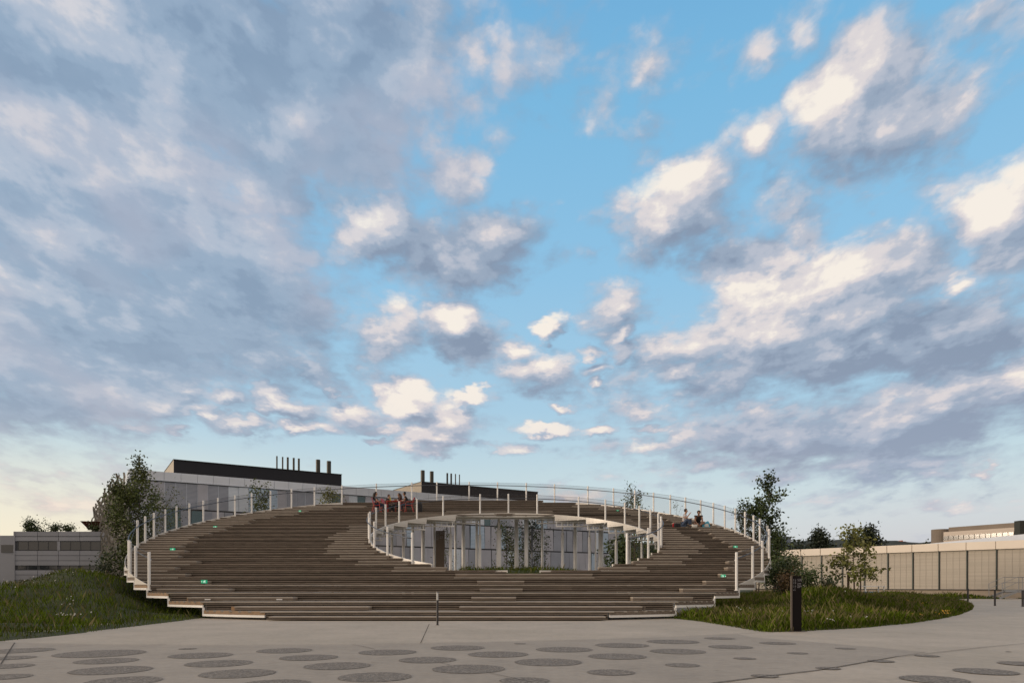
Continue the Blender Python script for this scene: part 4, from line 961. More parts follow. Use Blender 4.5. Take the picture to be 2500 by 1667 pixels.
tree('shrub', tx(1972, 27), 27, .7, tz(1392, 27)-.7, .45, 30, 1000, .085, M['leaf'], 'dark shrub with whippy stems right of the black pylon', 'shrub', 14, .025, .02, 1.0, None, .15, stems=5)
tree('shrub', tx(2020, 27), 27, .6, tz(1416, 27)-.6, .35, 26, 900, .07, M['leaf'], 'low outlying shrub with bare arching stems at the hall side', 'shrub', 15, .02, .02, .9, None, .15, stems=5)
tree('shrub', tx(1915, 33), 33, .4, tz(1345, 33)-.4, .7, 30, 900, .09, M['leaf2'], 'airy pale shrub filling the gap between the rim and the blinds', 'shrub', 16, .03, .05, 1.0, None, .22, stems=4)
# staked sapling
tree('staked_tree', tx(2087, 30), 30, .4, tz(1280, 30)-.4, .84, 34, 1000, .14, M['leaf3'], 'young tree with drooping yellow green leaves held by a frame of wooden stakes', 'tree', 21, .038, .30, .35, lambda t: .25+1.0*math.sin(math.pi*min(1, (1-t)*.85+.02))**.8, .12, droop=.9, tips=14)
stk = empty('tree_stakes', (tx(2087, 30), 30, .4), label='frame of four brown wooden stakes with cross rails round the sapling', cat='tree stakes')
M['stake'] = mat('brown_round_stake', (.13, .085, .06), .85, var=.2, vscale=10)
sp = [(tx(2064, 30), 29.8), (tx(2082, 30), 30.35), (tx(2104, 30), 30.1), (tx(2087, 29.5), 29.55)]
for px_, py_ in sp: mb = MB(); mb.tube([(px_, py_, .3), (px_, py_, tz(1396, 30))], .028, 8); under(mb.build('stake', M['stake']), stk)
for i in range(4):
    a, b = sp[i], sp[(i+2) % 4] if i > 1 else sp[(i+1) % 4]
    mb = MB(); mb.bar((*a, tz(1397, 30)), (*b, tz(1397, 30)), .03, .05); under(mb.build('cross_rail', M['stake']), stk)
# court trees and plants
tree('court_tree', tx(1235, 50), 50, .2, 5.2, 1.1, 44, 1900, .12, M['leaf2'], 'slim leafy tree behind the court, left of the two grey middle columns', 'tree', 31, .05, .1, 1.0, fast, .22)
tree('court_tree', tx(1297, 49), 49, .2, 5.4, 1.1, 48, 2400, .12, M['leaf'], 'darker leafy tree behind the court, at the lamp post', 'tree', 32, .05, .1, 1.0, fast, .22)
tree('court_tree', tx(1090, 50), 50, .2, 5.0, .8, 26, 500, .10, M['leaf2'], 'thin spindly tree behind the brown sign board', 'tree', 33, .04, .2, 1.0, fast, .2)
tree('shrub', tx(1140, 44.5), 44.9, .9, 1.5, .5, 18, 420, .10, M['leaf3'], 'small bright green shrub right of the brown sign board', 'shrub', 34, .02, .1, .8, None, .14, stems=3)
tree('dense_tree', tx(1525, 62), 62, 0, 5.2, 1.8, 60, 3000, .25, M['leaf'], 'dark spreading tree behind the right side columns under the ring', 'tree', 35, .12, .2, .4, None, .5)
tree('dense_tree', tx(1595, 60), 60, 0, 4.6, 1.5, 50, 2200, .25, M['leaf'], 'dark tree low behind the inner railing at the right side', 'tree', 36, .1, .2, .4, None, .45)
# roof planting on the grey block
zr = gzv(1297)
for i, (px_, w_, h_, lb) in enumerate(((62, 2.6, 1.6, 'broad rounded shrub on the roof edge of the grey block'), (44, .8, 2.0, 'thin upright shrub at the left end of the roof planting'), (112, 1.2, 1.2, 'small round shrub in the middle of the roof planting'), (143, 1.3, 1.1, 'low shrub right of the middle of the roof planting'),
                                       (215, 2.6, .9, 'low dark shrub in front of the rusty roof shelter'), (8, 2.2, .5, 'flat low shrub on the recessed wing roof'))):
    tree('roof_shrub', gx(px_), D1+2.0+(5 if i == 5 else 0), zr-.05, h_*.85, w_*.6, 26, 800, .2, M['leaf'], lb, 'shrub', 41+i, .04, .05, .5, lambda t: .5+.5*math.sin(t*9+i), .28, group='shrubs planted on the flat roof', stems=3)
tree('dense_tree', gx(8), 88, 0, 4.6, 1.6, 60, 3800, .24, M['leaf'], 'dark tree at the left edge of the photo in front of the grey block', 'tree', 50, .12, .1, .5, None, .4)
# trees beyond the hall
def conifer(px_, v, d, r, seed, label):
    h = tz(v, d); tree('conifer', tx(px_, d), d, 0, h, r, 90, 3000, .40, M['needle'], label, 'tree', seed, .2, .45, .12, lambda t: max(.05, math.sin(math.pi*min(1, (1-t)*.75+.08))**.8), .5, droop=.5, bare=.1)
conifer(1994, 1290, 110, 1.9, 61, 'rounded dark cedar standing alone beyond the hall roof'); conifer(2122, 1281, 112, 1.5, 62, 'dark tiered cedar behind the staked sapling'); conifer(2088, 1306, 116, 1.6, 63, 'dark cedar left of and behind the tiered cedar')
for i, (px_, v, r) in enumerate(((1950, 1326, 5), (1975, 1330, 5), (2040, 1328, 6), (1925, 1322, 4), (2160, 1336, 6))):
    tree('distant_tree', tx(px_, 125), 125+i*2, 0, tz(v, 125), r*.42, 44, 1200, .5, M['needle'], ('dark distant tree crown over the hall roof, just left of the lone cedar', 'dark distant tree crown directly under the lone cedar', 'dark distant tree crown between the two cedars', 'dark distant tree crown beside the blue grey block', 'low dark tree crown right of the tiered cedar')[i], 'tree', 70+i, .2, .2, .3, None, .8, group='trees beyond the hall roof')
for i, px_ in enumerate((2262, 2272)):
    tree('distant_tree', tx(px_, 300), 300+i, 0, tz(1322+i*3, 300), 3, 30, 700, .9, M['needle'], ('tiny tree crown left of the brown concrete tower', 'tiny lower tree crown touching the brown concrete tower')[i], 'tree', 80+i, .3, .2, .3, None, 1.0, group='trees beyond the hall roof')
# lamp post in the court
lp = empty('lamp_post', (tx(1299, 45), 45, .3), label='thin dark grey lamp post with striped collar standing behind the court', cat='lamp post')
x_, y_ = tx(1299, 45), 45
mb = MB(); mb.tube([(x_, y_, .2), (x_, y_, 2.9)], .045, 10); mb.tube([(x_, y_, 3.3), (x_, y_, 5.0)], .055, 10); under(mb.build('pole', M['steel']), lp)
mb = MB(); mb.tube([(x_, y_, 2.9), (x_, y_, 3.3)], .06, 10); under(mb.build('collar', M['galv']), lp)

# ------------------------------------------------------------------ signs, bollards, furniture
M['ink'] = mat('black_anodised_panel', (.008, .006, .006), .7, spec=.15); M['bronze'] = mat('bronze_side_plate', (.13, .105, .085), .6); M['letter'] = mat('grey_lettering', (.30, .30, .32), .6)
def glyphs(mb, x0, y, z0, words, h, pitch, rt):
    """rows of tiny letter strokes: words = [(x offset, letters)] per row"""
    for r, row in enumerate(words):
        for (xo, n) in row:
            x = x0+xo; z = z0-r*pitch
            for c in range(n):
                w = h*.55; k_ = rt.randrange(6); t = h*.2
                if k_ in (0, 1, 2, 4): mb.box(x, x+t, y-.0022, y, z-h, z)
                if k_ in (0, 3, 4, 5): mb.box(x+(t if k_ in (0, 4) else 0), x+w, y-.0022, y, z-t, z)
                if k_ in (1, 3, 4): mb.box(x+t, x+w, y-.0022, y, z-h*.6, z-h*.4)
                if k_ in (1, 2, 5): mb.box(x+t, x+w, y-.0022, y, z-h, z-h+t)
                if k_ in (3, 5): mb.box(x+w*.4, x+w*.4+t, y-.0022, y, z-h+t, z-h*.62)
                x += h*.78
pd = 16.2; px0, px1 = tx(1934.5, pd), tx(1957, pd); pt = tz(1405.5, pd)
py = empty('sign_pylon', ((px0+px1)/2, pd, 0), label='black freestanding direction pylon with small grey lettering at the paving edge', cat='sign')
mb = MB(); mb.box(px0, px1, pd, pd+.045, .012, pt); under(mb.build('face_panel', M['ink']), py)
mb = MB(); mb.box(tx(1931, pd), px0-.002, pd-.008, pd+.035, .012, pt+.002); under(mb.build('side_plate', M['bronze']), py)
mb = MB(); mb.box(px0-.10, px1+.12, pd-.06, pd+.16, .006, .014); under(mb.build('base_plate', M['bronze']), py)
mb = MB(); rt = random.Random(4)
glyphs(mb, px0+.022, pd-.001, pt-.065, [[(0, 1), (.040, 1), (.095, 7)], [(0, 1), (.035, 2), (.105, 6)], [(0, 1), (.035, 2)], [(0, 1), (.038, 2), (.098, 5)], [(.098, 5)], [(0, 1), (.035, 2), (.098, 6)], [(0, 1), (.042, 1), (.098, 4)], [(.035, 1)], [(0, 2), (.04, 1)]], .022, .032, rt)
under(mb.build('lettering', M['letter']), py)
M['brownp'] = mat('brown_sign_panel', (.10, .072, .05), .5); bd = 43.9
bs = empty('sign_board', (tx(1073, bd), bd, 0), label='tall brown sign board with faint lettering standing among the court columns', cat='sign')
mb = MB(); mb.box(tx(1064, bd), tx(1085, bd), bd, bd+.1, 0, tz(1295, bd)); under(mb.build('panel', M['brownp']), bs)
mb = MB(); glyphs(mb, tx(1066, bd), bd-.002, tz(1298, bd), [[(0, 4), (.23, 5)], [(0, 4), (.23, 5)], [(0, 4)], [(0, 4), (.23, 4)], [(0, 4), (.23, 4)], [(0, 3)]], .06, .09, rt); under(mb.build('lettering', M['letter']), bs)

def bollard(px_, v0, v1, wpx, label, d=None, lamp=False, z=0.0, m_=None, group=None):
    d = d or EYE*F/(v1-HZ); x = tx(px_, d); h = (v1-v0)/F*d; r = wpx/2/F*d; m_ = m_ or M['ink2']
    root = empty('bollard', (x, d, z), label=label, cat='bollard', group=group)
    mb = MB(); hb = h*.74 if lamp else h
    mb.tube([(x, d, z), (x, d, z+.012)], r*1.7, 14); mb.tube([(x, d, z+.012), (x, d, z+hb-.006), (x, d, z+hb)], [r, r, r*.8], 14); under(mb.build('post', m_), root)
    if lamp:
        mb = MB(); mb.tube([(x, d, z+hb), (x, d, z+h*.97)], r*.75, 12); under(mb.build('diffuser', M['white']), root)
        mb = MB()
        for i in range(6): zz = z+hb+.006+i*(h*.23/6); mb.tube([(x, d, zz), (x, d, zz+.011)], r*1.2, 12)
        under(mb.build('louvre_rings', M['galv']), root)
        mb = MB(); mb.tube([(x, d, z+h*.97), (x, d, z+h)], [r*1.25, r*1.1], 12); under(mb.build('cap', m_), root)
M['ink2'] = mat('dark_painted_steel', (.020, .020, .024), .45)
bollard(1068, 1443, 1525, 5.2, 'slim dark bollard lamp with louvred head standing before the lowest steps', lamp=True)
bollard(2363, 1436, 1473, 4.2, 'dark bollard at the tip of the right meadow', group='bollards by the hall')
bollard(2429, 1438, 1478, 4.2, 'dark bollard in the open paving left of the metal stairs', group='bollards by the hall')
bollard(2497, 1440, 1480, 5, 'dark bollard at the right edge of the photo by the stairs', group='bollards by the hall')
bollard(21, 1412, 1447, 9, 'pale grey bollard light behind the grass at the left edge', d=42, z=.55, m_=M['galv'], lamp=False)

# green emergency exit signs and white number plates fixed to the steps
M['green'] = mat('green_exit_sign', (.0, .22, .11), .4, emit=(.0, .35, .17, .55)); M['signw'] = mat('white_exit_pictogram', (.8, .85, .8), .4, emit=(.75, 1, .85, .6))
def step_face(v):              # nearest front face at that height on the picture
    best = None
    for k_ in range(NT):
        for half, y, zl, zh in ((0, yk(k_)-.035, hk(k_)-RT, hk(k_)), (1, yk(k_)+TT*.52-.03, hk(k_), hk(k_)+RT/2)):
            z = tz(v, y)
            if zl < z < zh and (best is None or half == 1): best = (y, z)
    return best or (yk(10), hk(10))
for px_, v, w_, h_ in ((421, 1340, 12.5, 5.5), (498, 1419, 15, 8.5), (525, 1286, 9, 5), (732, 1247, 6, 3.5), (1766, 1406, 11.5, 8.5), (1796, 1334, 9.5, 5), (1697, 1284, 7, 4), (1508, 1245.5, 6, 2.5)):
    y, z = step_face(v); y -= .03; x = tx(px_, y); W = w_/2/F*y; H = h_/2/F*y
    mb = MB(); mb.box(x-W, x+W, y, y+.028, z-H, z+H); o = mb.build('exit_sign', M['green']); under(o, amph)
    mb = MB(); s = 1 if px_ < 1250 else -1; yy = y-.002; u = H*.9
    def q(a, b): return (x+s*a*u, yy, z+b*u)
    mb.sphere((x+s*.35*u, yy, z+.62*u), (.17*u, .004, .17*u), 8, 5)
    for a, b, t in (((.3, .42), (.1, -.15), .26), ((.1, -.1), (.42, -.35), .17), ((.42, -.35), (.25, -.85), .15), ((.1, -.1), (-.15, -.5), .17), ((-.15, -.5), (-.6, -.62), .14), ((.3, .35), (-.2, .32), .13), ((-.2, .32), (-.35, .0), .12), ((.3, .3), (.62, .1), .13)):
        mb.bar(q(*a), q(*b), t*u, .006, (0, 1, 0))
    mb.bar(q(-1.55, 0), q(-.95, 0), .16*u, .006, (0, 1, 0)); mb.bar(q(-1.6, 0), q(-1.3, .3), .15*u, .006, (0, 1, 0)); mb.bar(q(-1.6, 0), q(-1.3, -.3), .15*u, .006, (0, 1, 0))
    mb.bar(q(.95, -.85), q(.95, .85), .12*u, .006, (0, 1, 0)); mb.build('pictogram', M['signw'], o)
for px_, v in ((507, 1461.5), (682, 1463)):
    y, z = step_face(v); y = yk(1)+TT*.52-.012; z = hk(1)+.06; x = tx(px_, y); mb = MB(); mb.box(x-.10, x+.10, y-.006, y+.004, z-.018, z+.018); under(mb.build('number_plate', M['white']), amph)

# ------------------------------------------------------------------ people
def skin_mesh(name, V, E_, Rr, m_, parent, sub=2):
    me = bpy.data.meshes.new(name); me.from_pydata([tuple(v) for v in V], E_, []); me.materials.append(m_); o = bpy.data.objects.new(name, me); link(o, parent)
    sk = o.modifiers.new('skin', 'SKIN'); sk.use_smooth_shade = True
    if not me.skin_vertices: me.attributes
    lay = me.skin_vertices[0] if me.skin_vertices else None
    if lay is None:
        bpy.context.view_layer.objects.active = o; bm = bmesh.new(); bm.from_mesh(me); bm.verts.layers.skin.verify(); bm.to_mesh(me); bm.free(); lay = me.skin_vertices[0]
    for i, r in enumerate(Rr): lay.data[i].radius = (r, r) if not isinstance(r, tuple) else r
    lay.data[0].use_root = True
    s2 = o.modifiers.new('sub', 'SUBSURF'); s2.levels = sub; s2.render_levels = sub; return o
SK = mat('skin_tone', (.42, .23, .15), .55); SK2 = mat('tanned_skin_tone', (.30, .16, .10), .55)
HB = mat('black_hair', (.008, .006, .005), .6); HBr = mat('long_brown_hair', (.045, .020, .010), .6); HD = mat('dark_brown_hair', (.022, .012, .008), .6)
CL = {k_: mat(n_, c_, .85) for k_, n_, c_ in (('white', 'white_tee_shirt', (.62, .62, .64)), ('black', 'black_cotton', (.010, .010, .013)), ('navy', 'navy_denim', (.020, .028, .055)), ('grey', 'grey_top', (.10, .11, .13)), ('jean', 'blue_denim', (.05, .075, .13)), ('dark', 'dark_trousers', (.014, .015, .02)), ('shoe', 'dark_shoe', (.02, .02, .02)))}
def person(label, loc, rz, J, top, legs, hair, hm, skin=SK, sleeve=.5, scale=1.0, bare_legs=False):
    """J: joints in a local frame, facing +x, z up from the floor"""
    root = empty('person', loc, rz, label, 'person'); V = []; E_ = []; Rr = []
    S = scale
    def v(p, r): V.append(Vector(p)*S); Rr.append(r*S); return len(V)-1
    pel = v(J['pelvis'], .115); ab = v(Vector(J['pelvis']).lerp(Vector(J['chest']), .5), .105); ch = v(J['chest'], .125); ne = v(J['neck'], .05)
    hd = Vector(J['head']); fw = Vector(J.get('look', (1, 0, 0))).normalized(); h0 = v(hd-Vector((0, 0, .05)), .072); h1 = v(hd+Vector((0, 0, .035)), .092); h2 = v(hd+Vector((0, 0, .10)), .05); nose = v(hd+fw*.105+Vector((0, 0, -.005)), .012)
    E_ += [(pel, ab), (ab, ch), (ch, ne), (ne, h0), (h0, h1), (h1, h2), (h1, nose)]
    for sd in (1, -1):
        hip = v(Vector(J['pelvis'])+Vector((0, .09*sd, -.03)), .09); kn = v(J['knee'][0 if sd > 0 else 1], .062); an = v(J['ankle'][0 if sd > 0 else 1], .04)
        toe = v(Vector(J['ankle'][0 if sd > 0 else 1])+Vector((.15, .02*sd, -.045)), .032); E_ += [(pel, hip), (hip, kn), (kn, an), (an, toe)]
        sh = v(Vector(J['chest'])+Vector((0, .175*sd, .09)), .055); el = v(J['elbow'][0 if sd > 0 else 1], .042); wr = v(J['wrist'][0 if sd > 0 else 1], .028); E_ += [(ch, sh), (sh, el), (el, wr)]
        d = (Vector(J['wrist'][0 if sd > 0 else 1])-Vector(J['elbow'][0 if sd > 0 else 1])).normalized(); sdv = d.cross(Vector((0, 0, 1))); sdv = sdv.normalized() if sdv.length > .1 else Vector((0, 1, 0))
        pm = v(Vector(J['wrist'][0 if sd > 0 else 1])+d*.055, .034); E_.append((wr, pm))
        for i, (o_, l_) in enumerate(((-.028, .07), (-.010, .085), (.010, .08), (.027, .062))):
            b_ = Vector(J['wrist'][0 if sd > 0 else 1])+d*.085+sdv*o_; f1 = v(b_+d*.012, .0095); f2 = v(b_+d*l_+Vector((0, 0, -.02)), .0075); E_ += [(pm, f1), (f1, f2)]
        th = v(Vector(J['wrist'][0 if sd > 0 else 1])+d*.06-sdv*.05, .010); E_.append((pm, th))
    skin_mesh('body', V, E_, Rr, skin, root, 1)
    def P_(k_): return Vector(J[k_])*S
    # clothes as a second surface that follows the body
    sv = [P_('pelvis')+Vector((0, 0, .02)), P_('pelvis').lerp(P_('chest'), .5), P_('chest'), P_('chest').lerp(P_('neck'), .7)]; sr = [.135*S, .122*S, .142*S, .075*S]; se = [(0, 1), (1, 2), (2, 3)]
    for sd in (1, -1):
        shp = P_('chest')+Vector((0, .175*sd, .09))*S; elp = Vector(J['elbow'][0 if sd > 0 else 1])*S; i = len(sv); sv += [shp, shp.lerp(elp, sleeve)]; sr += [.068*S, .058*S]; se += [(2, i), (i, i+1)]
    skin_mesh('shirt', sv, se, sr, top, root, 1)
    tv = [P_('pelvis')+Vector((0, 0, -.02))]; tr = [.138*S]; te = []
    for sd in (1, -1):
        hp_ = P_('pelvis')+Vector((0, .09*sd, -.03))*S; kp = Vector(J['knee'][0 if sd > 0 else 1])*S; ap = Vector(J['ankle'][0 if sd > 0 else 1])*S; i = len(tv)
        tv += [hp_, kp, kp.lerp(ap, .3 if bare_legs else .92)]; tr += [.102*S, .078*S, .056*S]; te += [(0, i), (i, i+1), (i+1, i+2)]
    skin_mesh('trousers', tv, te, tr, legs, root, 1)
    for sd in (1, -1):
        a = Vector(J['ankle'][0 if sd > 0 else 1])*S; mb = MB(); mb.sphere((a.x+.06*S, a.y, a.z-.035*S), (.14*S, .05*S, .045*S), 10, 6); mb.build('shoe', CL['shoe'], root, smooth=True)
    mb = MB(); hc = hd*S-fw*.018*S+Vector((0, 0, .045))*S; mb.sphere(hc, (.108*S, .103*S, .108*S), 12, 8)
    if hair == 'long':
        b0 = hc-fw*.05*S; mb.tube([b0, b0-fw*.05*S+Vector((0, 0, -.14))*S, b0-fw*.06*S+Vector((0, 0, -.32))*S, b0-fw*.03*S+Vector((0, 0, -.46))*S], [.095*S, .10*S, .085*S, .04*S], 10)
    # keep the face clear: flatten the hair cap where the face is
    n_ = len(mb.v)
    for i in range(n_):
        p = Vector(mb.v[i])-hc; f_ = p.dot(fw)
        if f_ > .03*S and p.z < .05*S: mb.v[i] = tuple(hc+p-fw*(f_-.03*S))
    mb.build('hair', hm, root, smooth=True)
    for sd in (1, -1):
        sdv = fw.cross(Vector((0, 0, 1))).normalized(); mb = MB(); c = hd*S+fw*.083*S+sdv*.032*sd*S+Vector((0, 0, .02))*S; mb.sphere(c, .011*S, 6, 5); mb.build('eye', HB, root)
    return root
def P3(x, y, z): return (x, y, z)
FL = hk(19)                        # floor of the tier that carries the table
def seated(lean=.05, arm=(.32, .70), look=(1, 0, 0), cross=0):
    return dict(pelvis=(0, 0, .52), chest=(lean, 0, .88), neck=(lean*1.5, 0, 1.06), head=(lean*1.9, 0, 1.18), look=look, knee=[(.43, .13, .50), (.43, -.13, .50)], ankle=[(.42, .13, .10), (.46-cross, -.13, .10)],
                elbow=[(lean+.10, .22, .72), (lean+.10, -.22, .72)], wrist=[(arm[0], .14, arm[1]), (arm[0], -.14, arm[1])])
pw = person('seated woman with long black hair and grey top leaning back in the left red chair', (tx(921, 43.5), 43.5, FL), 0, dict(seated(-.06, (.30, .62)), head=(-.08, 0, 1.20)), CL['grey'], CL['navy'], 'long', HB, sleeve=.6)
person('seated person with short fair hair behind the table, face turned to the group', (tx(944, 44.0), 43.98, FL), -.3, seated(.10, (.36, .72), (1, -.2, 0)), CL['dark'], CL['dark'], 'short', HBr, SK, scale=.93)
person('seated woman with long brown hair and black top facing left at the table', (tx(975, 43.98), 43.98, FL), math.pi, seated(.02, (.30, .72)), CL['black'], CL['dark'], 'long', HBr)
person('seated man in black tee shirt leaning forward on the right side of the table', (tx(997, 43.4), 43.42, FL), math.pi, dict(seated(.16, (.40, .74)), head=(.27, 0, 1.19)), CL['black'], CL['navy'], 'short', HB, SK2, sleeve=.45)
FP = hk(14)+RT/2
ground_sit = dict(pelvis=(0, 0, .12), chest=(.05, 0, .48), neck=(.09, 0, .67), head=(.12, 0, .80), knee=[(.34, .20, .36), (.30, -.22, .34)], ankle=[(.30, .14, -.03), (.40, -.12, -.03)],
                  elbow=[(.10, .27, .34), (.20, -.28, .36)], wrist=[(.34, .16, .38), (.36, -.14, .62)])
person('seated man in white tee shirt and blue jeans eating beside a sleeveless woman', (tx(1670, 38.1), 38.12, FP), -.55, dict(ground_sit, look=(1, -.1, 0)), CL['white'], CL['jean'], 'short', HD, SK, sleeve=.55)
gs = dict(ground_sit, chest=(.16, 0, .42), neck=(.24, 0, .58), head=(.32, 0, .68), look=(1, 0, -.35), elbow=[(.30, .20, .24), (.30, -.20, .24)], wrist=[(.46, .10, .06), (.46, -.08, .06)], knee=[(.28, .30, .16), (.28, -.30, .16)], ankle=[(.42, .10, .02), (.38, -.12, .02)])
person('woman in sleeveless black top leaning forward over a meal on the right side', (tx(1706, 38.1), 38.2, FP), -1.75, gs, CL['black'], CL['grey'], 'short', HD, SK2, sleeve=.02, bare_legs=True)

# red table and chairs
M['red'] = mat('red_painted_metal', (.48, .022, .015), .4)
def red_chair(x, y, rz, label):
    r = empty('red_chair', (x, y, FL), rz, label, 'chair', 'red chairs at the table')
    mb = MB()
    mb.hexa([(-.20, -.22, .43), (.22, -.22, .445), (.22, .22, .445), (-.20, .22, .43)], [(-.20, -.22, .455), (.22, -.22, .47), (.22, .22, .47), (-.20, .22, .455)]); mb.build('seat', M['red'], r)
    mb = MB(); mb.hexa([(-.22, -.22, .60), (-.195, -.22, .60), (-.195, .22, .60), (-.22, .22, .60)], [(-.33, -.20, .96), (-.305, -.20, .96), (-.305, .20, .96), (-.33, .20, .96)]); mb.build('backrest', M['red'], r)
    for a in (-1, 1):
        mb = MB(); mb.tube([(.21, .22*a, .45), (.26, .25*a, 0)], .017, 6); mb.build('leg', M['red'], r)
        mb = MB(); mb.tube([(-.20, .22*a, .62), (-.17, .22*a, .44), (-.28, .25*a, 0)], .017, 6); mb.build('leg', M['red'], r)
        mb = MB(); mb.tube([(-.22, .24*a, .66), (.16, .25*a, .68), (.22, .24*a, .46)], .015, 6); mb.build('armrest', M['red'], r)
red_chair(tx(921, 43.5)-.02, 43.5, 0, 'red metal chair under the black haired woman, left of the table')
red_chair(tx(999, 43.4)+.02, 43.42, math.pi, 'red metal chair under the man in black, right of the table')
red_chair(tx(944, 44)-.0, 43.98, -.3, 'red metal chair at the back left of the table'); red_chair(tx(976, 44), 43.98, math.pi, 'red metal chair under the brown haired woman')
tb = empty('red_table', (tx(962, 43.5), 43.52, FL), 0, 'small rectangular red metal table between the seated friends', 'table')
mb = MB(); mb.box(-.50, .50, -.26, .26, .715, .74); mb.build('table_top', M['red'], tb)
for a in (-1, 1):
    for b in (-1, 1): mb = MB(); mb.tube([(.42*a, .2*b, .715), (.46*a, .23*b, 0)], .018, 6); mb.build('leg', M['red'], tb)
def small(name, label, cat, build, loc, m_, group=None):
    mb = MB(); build(mb); o = mb.build(name, m_, smooth=False); o.location = loc; tag(o, label, cat, group); return o
M['mustard'] = mat('yellow_green_bottle', (.42, .40, .02), .3); M['paper'] = mat('white_paper', (.65, .65, .62), .8); M['food'] = mat('brown_box', (.20, .11, .05), .8)
zt_ = FL+.742
small('bottle', 'yellow green bottle standing on the red table', 'bottle', lambda mb: mb.tube([(0, 0, 0), (0, 0, .17), (0, 0, .21), (0, 0, .27)], [.036, .036, .014, .014], 10), (tx(953, 43.4), 43.4, zt_), M['mustard'])
small('paper_plate', 'white paper plate beside the bottle on the red table', 'plate', lambda mb: mb.tube([(0, 0, 0), (0, 0, .02)], [.08, .11], 14), (tx(959, 43.35), 43.40, zt_), M['paper'])
small('food_box', 'open brown food box on the red table', 'box', lambda mb: (mb.box(-.09, .09, -.07, .07, 0, .055), mb.hexa([(-.09, .07, .055), (.09, .07, .055), (.09, .08, .055), (-.09, .08, .055)], [(-.09, .13, .14), (.09, .13, .14), (.09, .14, .14), (-.09, .14, .14)])), (tx(964, 43.4), 43.52, zt_), M['food'])
small('paper_cup', 'white paper cup near the brown haired woman', 'cup', lambda mb: mb.tube([(0, 0, 0), (0, 0, .11)], [.03, .04], 12), (tx(971, 43.4), 43.45, zt_), M['paper'])
M['teal'] = mat('teal_fabric', (.01, .16, .24), .85); M['bagblack'] = mat('black_nylon', (.010, .010, .013), .7); M['bagred'] = mat('red_nylon', (.35, .008, .015), .7)
def soft_box(mb, sx_, sy_, sz_, seed=0):
    n0 = len(mb.v); mb.sphere((0, 0, sz_/2), (sx_, sy_, sz_/2*1.15), 14, 10)
    for i in range(n0, len(mb.v)):
        x, y, z = mb.v[i]; f = lambda a, b: math.copysign(min(abs(a)*1.25, b), a); mb.v[i] = (f(x, sx_*.95)*(1+.05*math.sin(z*19+seed)), f(y, sy_*.95), max(0, sz_/2+f(z-sz_/2, sz_/2*.98)+.01*math.sin(x*23+seed)))
bp = empty('backpack', (tx(1024, 43.5), 43.6, FL), 0, 'tall dark rucksack with a teal jacket over it right of the table', 'rucksack')
mb = MB(); soft_box(mb, .17, .14, .62); mb.build('bag', M['bagblack'], bp, smooth=True)
mb = MB(); mb.tube([(-.10, -.13, .60), (-.16, -.12, .66), (-.19, -.06, .88), (-.13, 0, .93)], [.05, .06, .055, .03], 8); mb.tube([(-.14, -.10, .62), (-.18, -.13, .42)], [.06, .04], 8); mb.build('jacket', M['teal'], bp, smooth=True)
bg = empty('duffel_bag', (tx(1652, 37.8), 37.75, hk(14)+.004), .1, 'black and red bag lying left of the man in the white shirt', 'bag')
mb = MB(); soft_box(mb, .20, .13, .24, 2); mb.build('bag', M['bagblack'], bg, smooth=True)
mb = MB(); mb.tube([(-.17, -.02, .02), (-.22, -.02, .09), (-.20, -.02, .2), (-.15, -.02, .23)], [.06, .05, .05, .03], 8); mb.build('end_pocket', M['bagred'], bg, smooth=True)
M['cyan'] = mat('cyan_printed_plastic', (.03, .32, .48), .4); M['lime'] = mat('lime_plastic', (.40, .45, .03), .5)
cb = empty('shopping_bag', (tx(1724, 38), 38.0, hk(14)+.004), 0, 'crumpled cyan and white carrier bag with lime base beside the woman', 'bag')
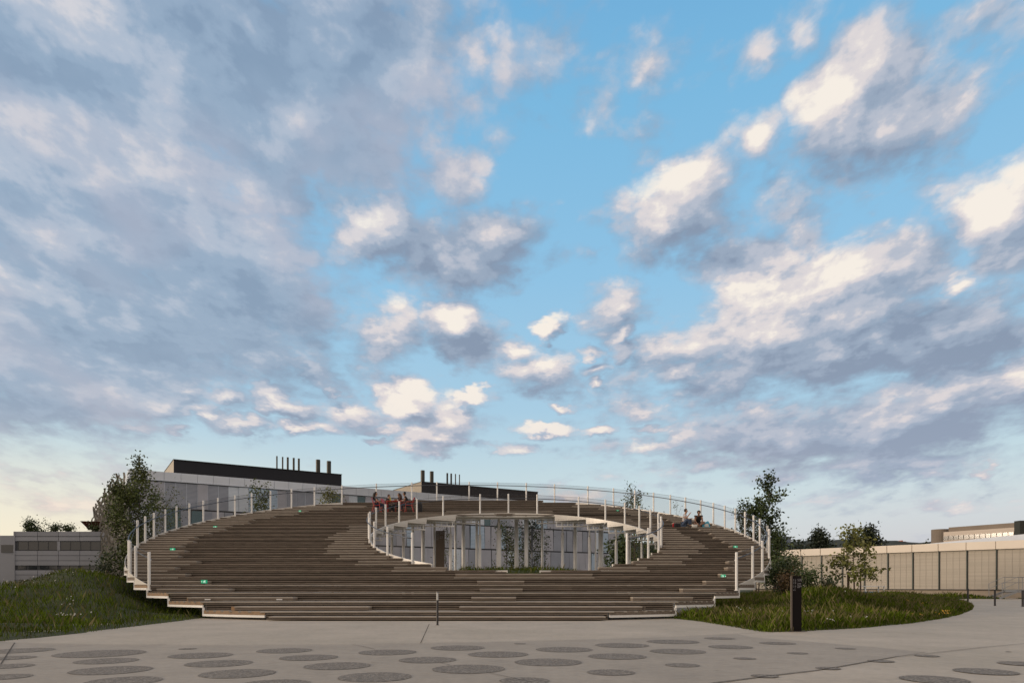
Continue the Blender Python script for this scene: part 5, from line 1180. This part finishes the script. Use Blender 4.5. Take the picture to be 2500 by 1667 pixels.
mb = MB(); mb.hexa([(-.20, -.08, .03), (.20, -.08, .03), (.20, .08, .03), (-.20, .08, .03)], [(-.24, -.05, .22), (.16, -.06, .30), (.12, .05, .40), (-.20, .05, .24)]); mb.build('bag', M['cyan'], cb)
mb = MB(); mb.hexa([(-.11, -.095, .07), (.12, -.10, .07), (.12, -.085, .07), (-.11, -.085, .07)], [(-.11, -.078, .20), (.09, -.082, .25), (.09, -.068, .25), (-.11, -.066, .20)]); mb.build('printed_panel', M['paper'], cb)
mb = MB(); mb.box(-.16, .22, -.10, .08, 0, .03); mb.build('base', M['lime'], cb)
fb_ = empty('paper_bag', (tx(1697, 37.6), 37.72, hk(14)+.004), .2, 'crumpled white paper food bag in front of the leaning woman', 'bag')
mb = MB(); soft_box(mb, .16, .10, .17, 5); mb.build('bag', M['paper'], fb_, smooth=True)

# white outdoor table with a blue crate near the hall
wt = empty('white_table', (tx(2129, 45), 45, .25), 0, 'long white outdoor table standing in the grass below the cream blinds', 'table')
mb = MB(); mb.box(-.72, .72, -.4, .4, .80, .85); mb.build('table_top', M['white'], wt)
for a in (-1, 1):
    for b in (-1, 1): mb = MB(); mb.bar((.6*a, .33*b, 0), (.6*a, .33*b, .80), .06); mb.build('leg', M['white'], wt)
M['crate'] = mat('pale_blue_crate', (.16, .33, .48), .5)
cr_ = empty('blue_crate', (tx(2122, 44.6), 44.5, .3), 0, 'pale blue crate standing under the white outdoor table', 'crate')
mb = MB(); mb.box(-.33, .33, -.2, .2, 0, .02)
for zz in (.03, .17, .31): mb.box(-.33, .33, -.2, -.18, zz, zz+.12); mb.box(-.33, .33, .18, .2, zz, zz+.12); mb.box(-.33, -.31, -.18, .18, zz, zz+.12); mb.box(.31, .33, -.18, .18, zz, zz+.12)
mb.build('crate_sides', M['crate'], cr_)
mb = MB(); mb.box(-.31, -.29, -.18, -.16, .02, .45); mb.box(.29, .31, -.18, -.16, .02, .45); mb.box(-.31, -.29, .16, .18, .02, .45); mb.box(.29, .31, .16, .18, .02, .45); mb.build('corner_posts', M['white'], cr_)
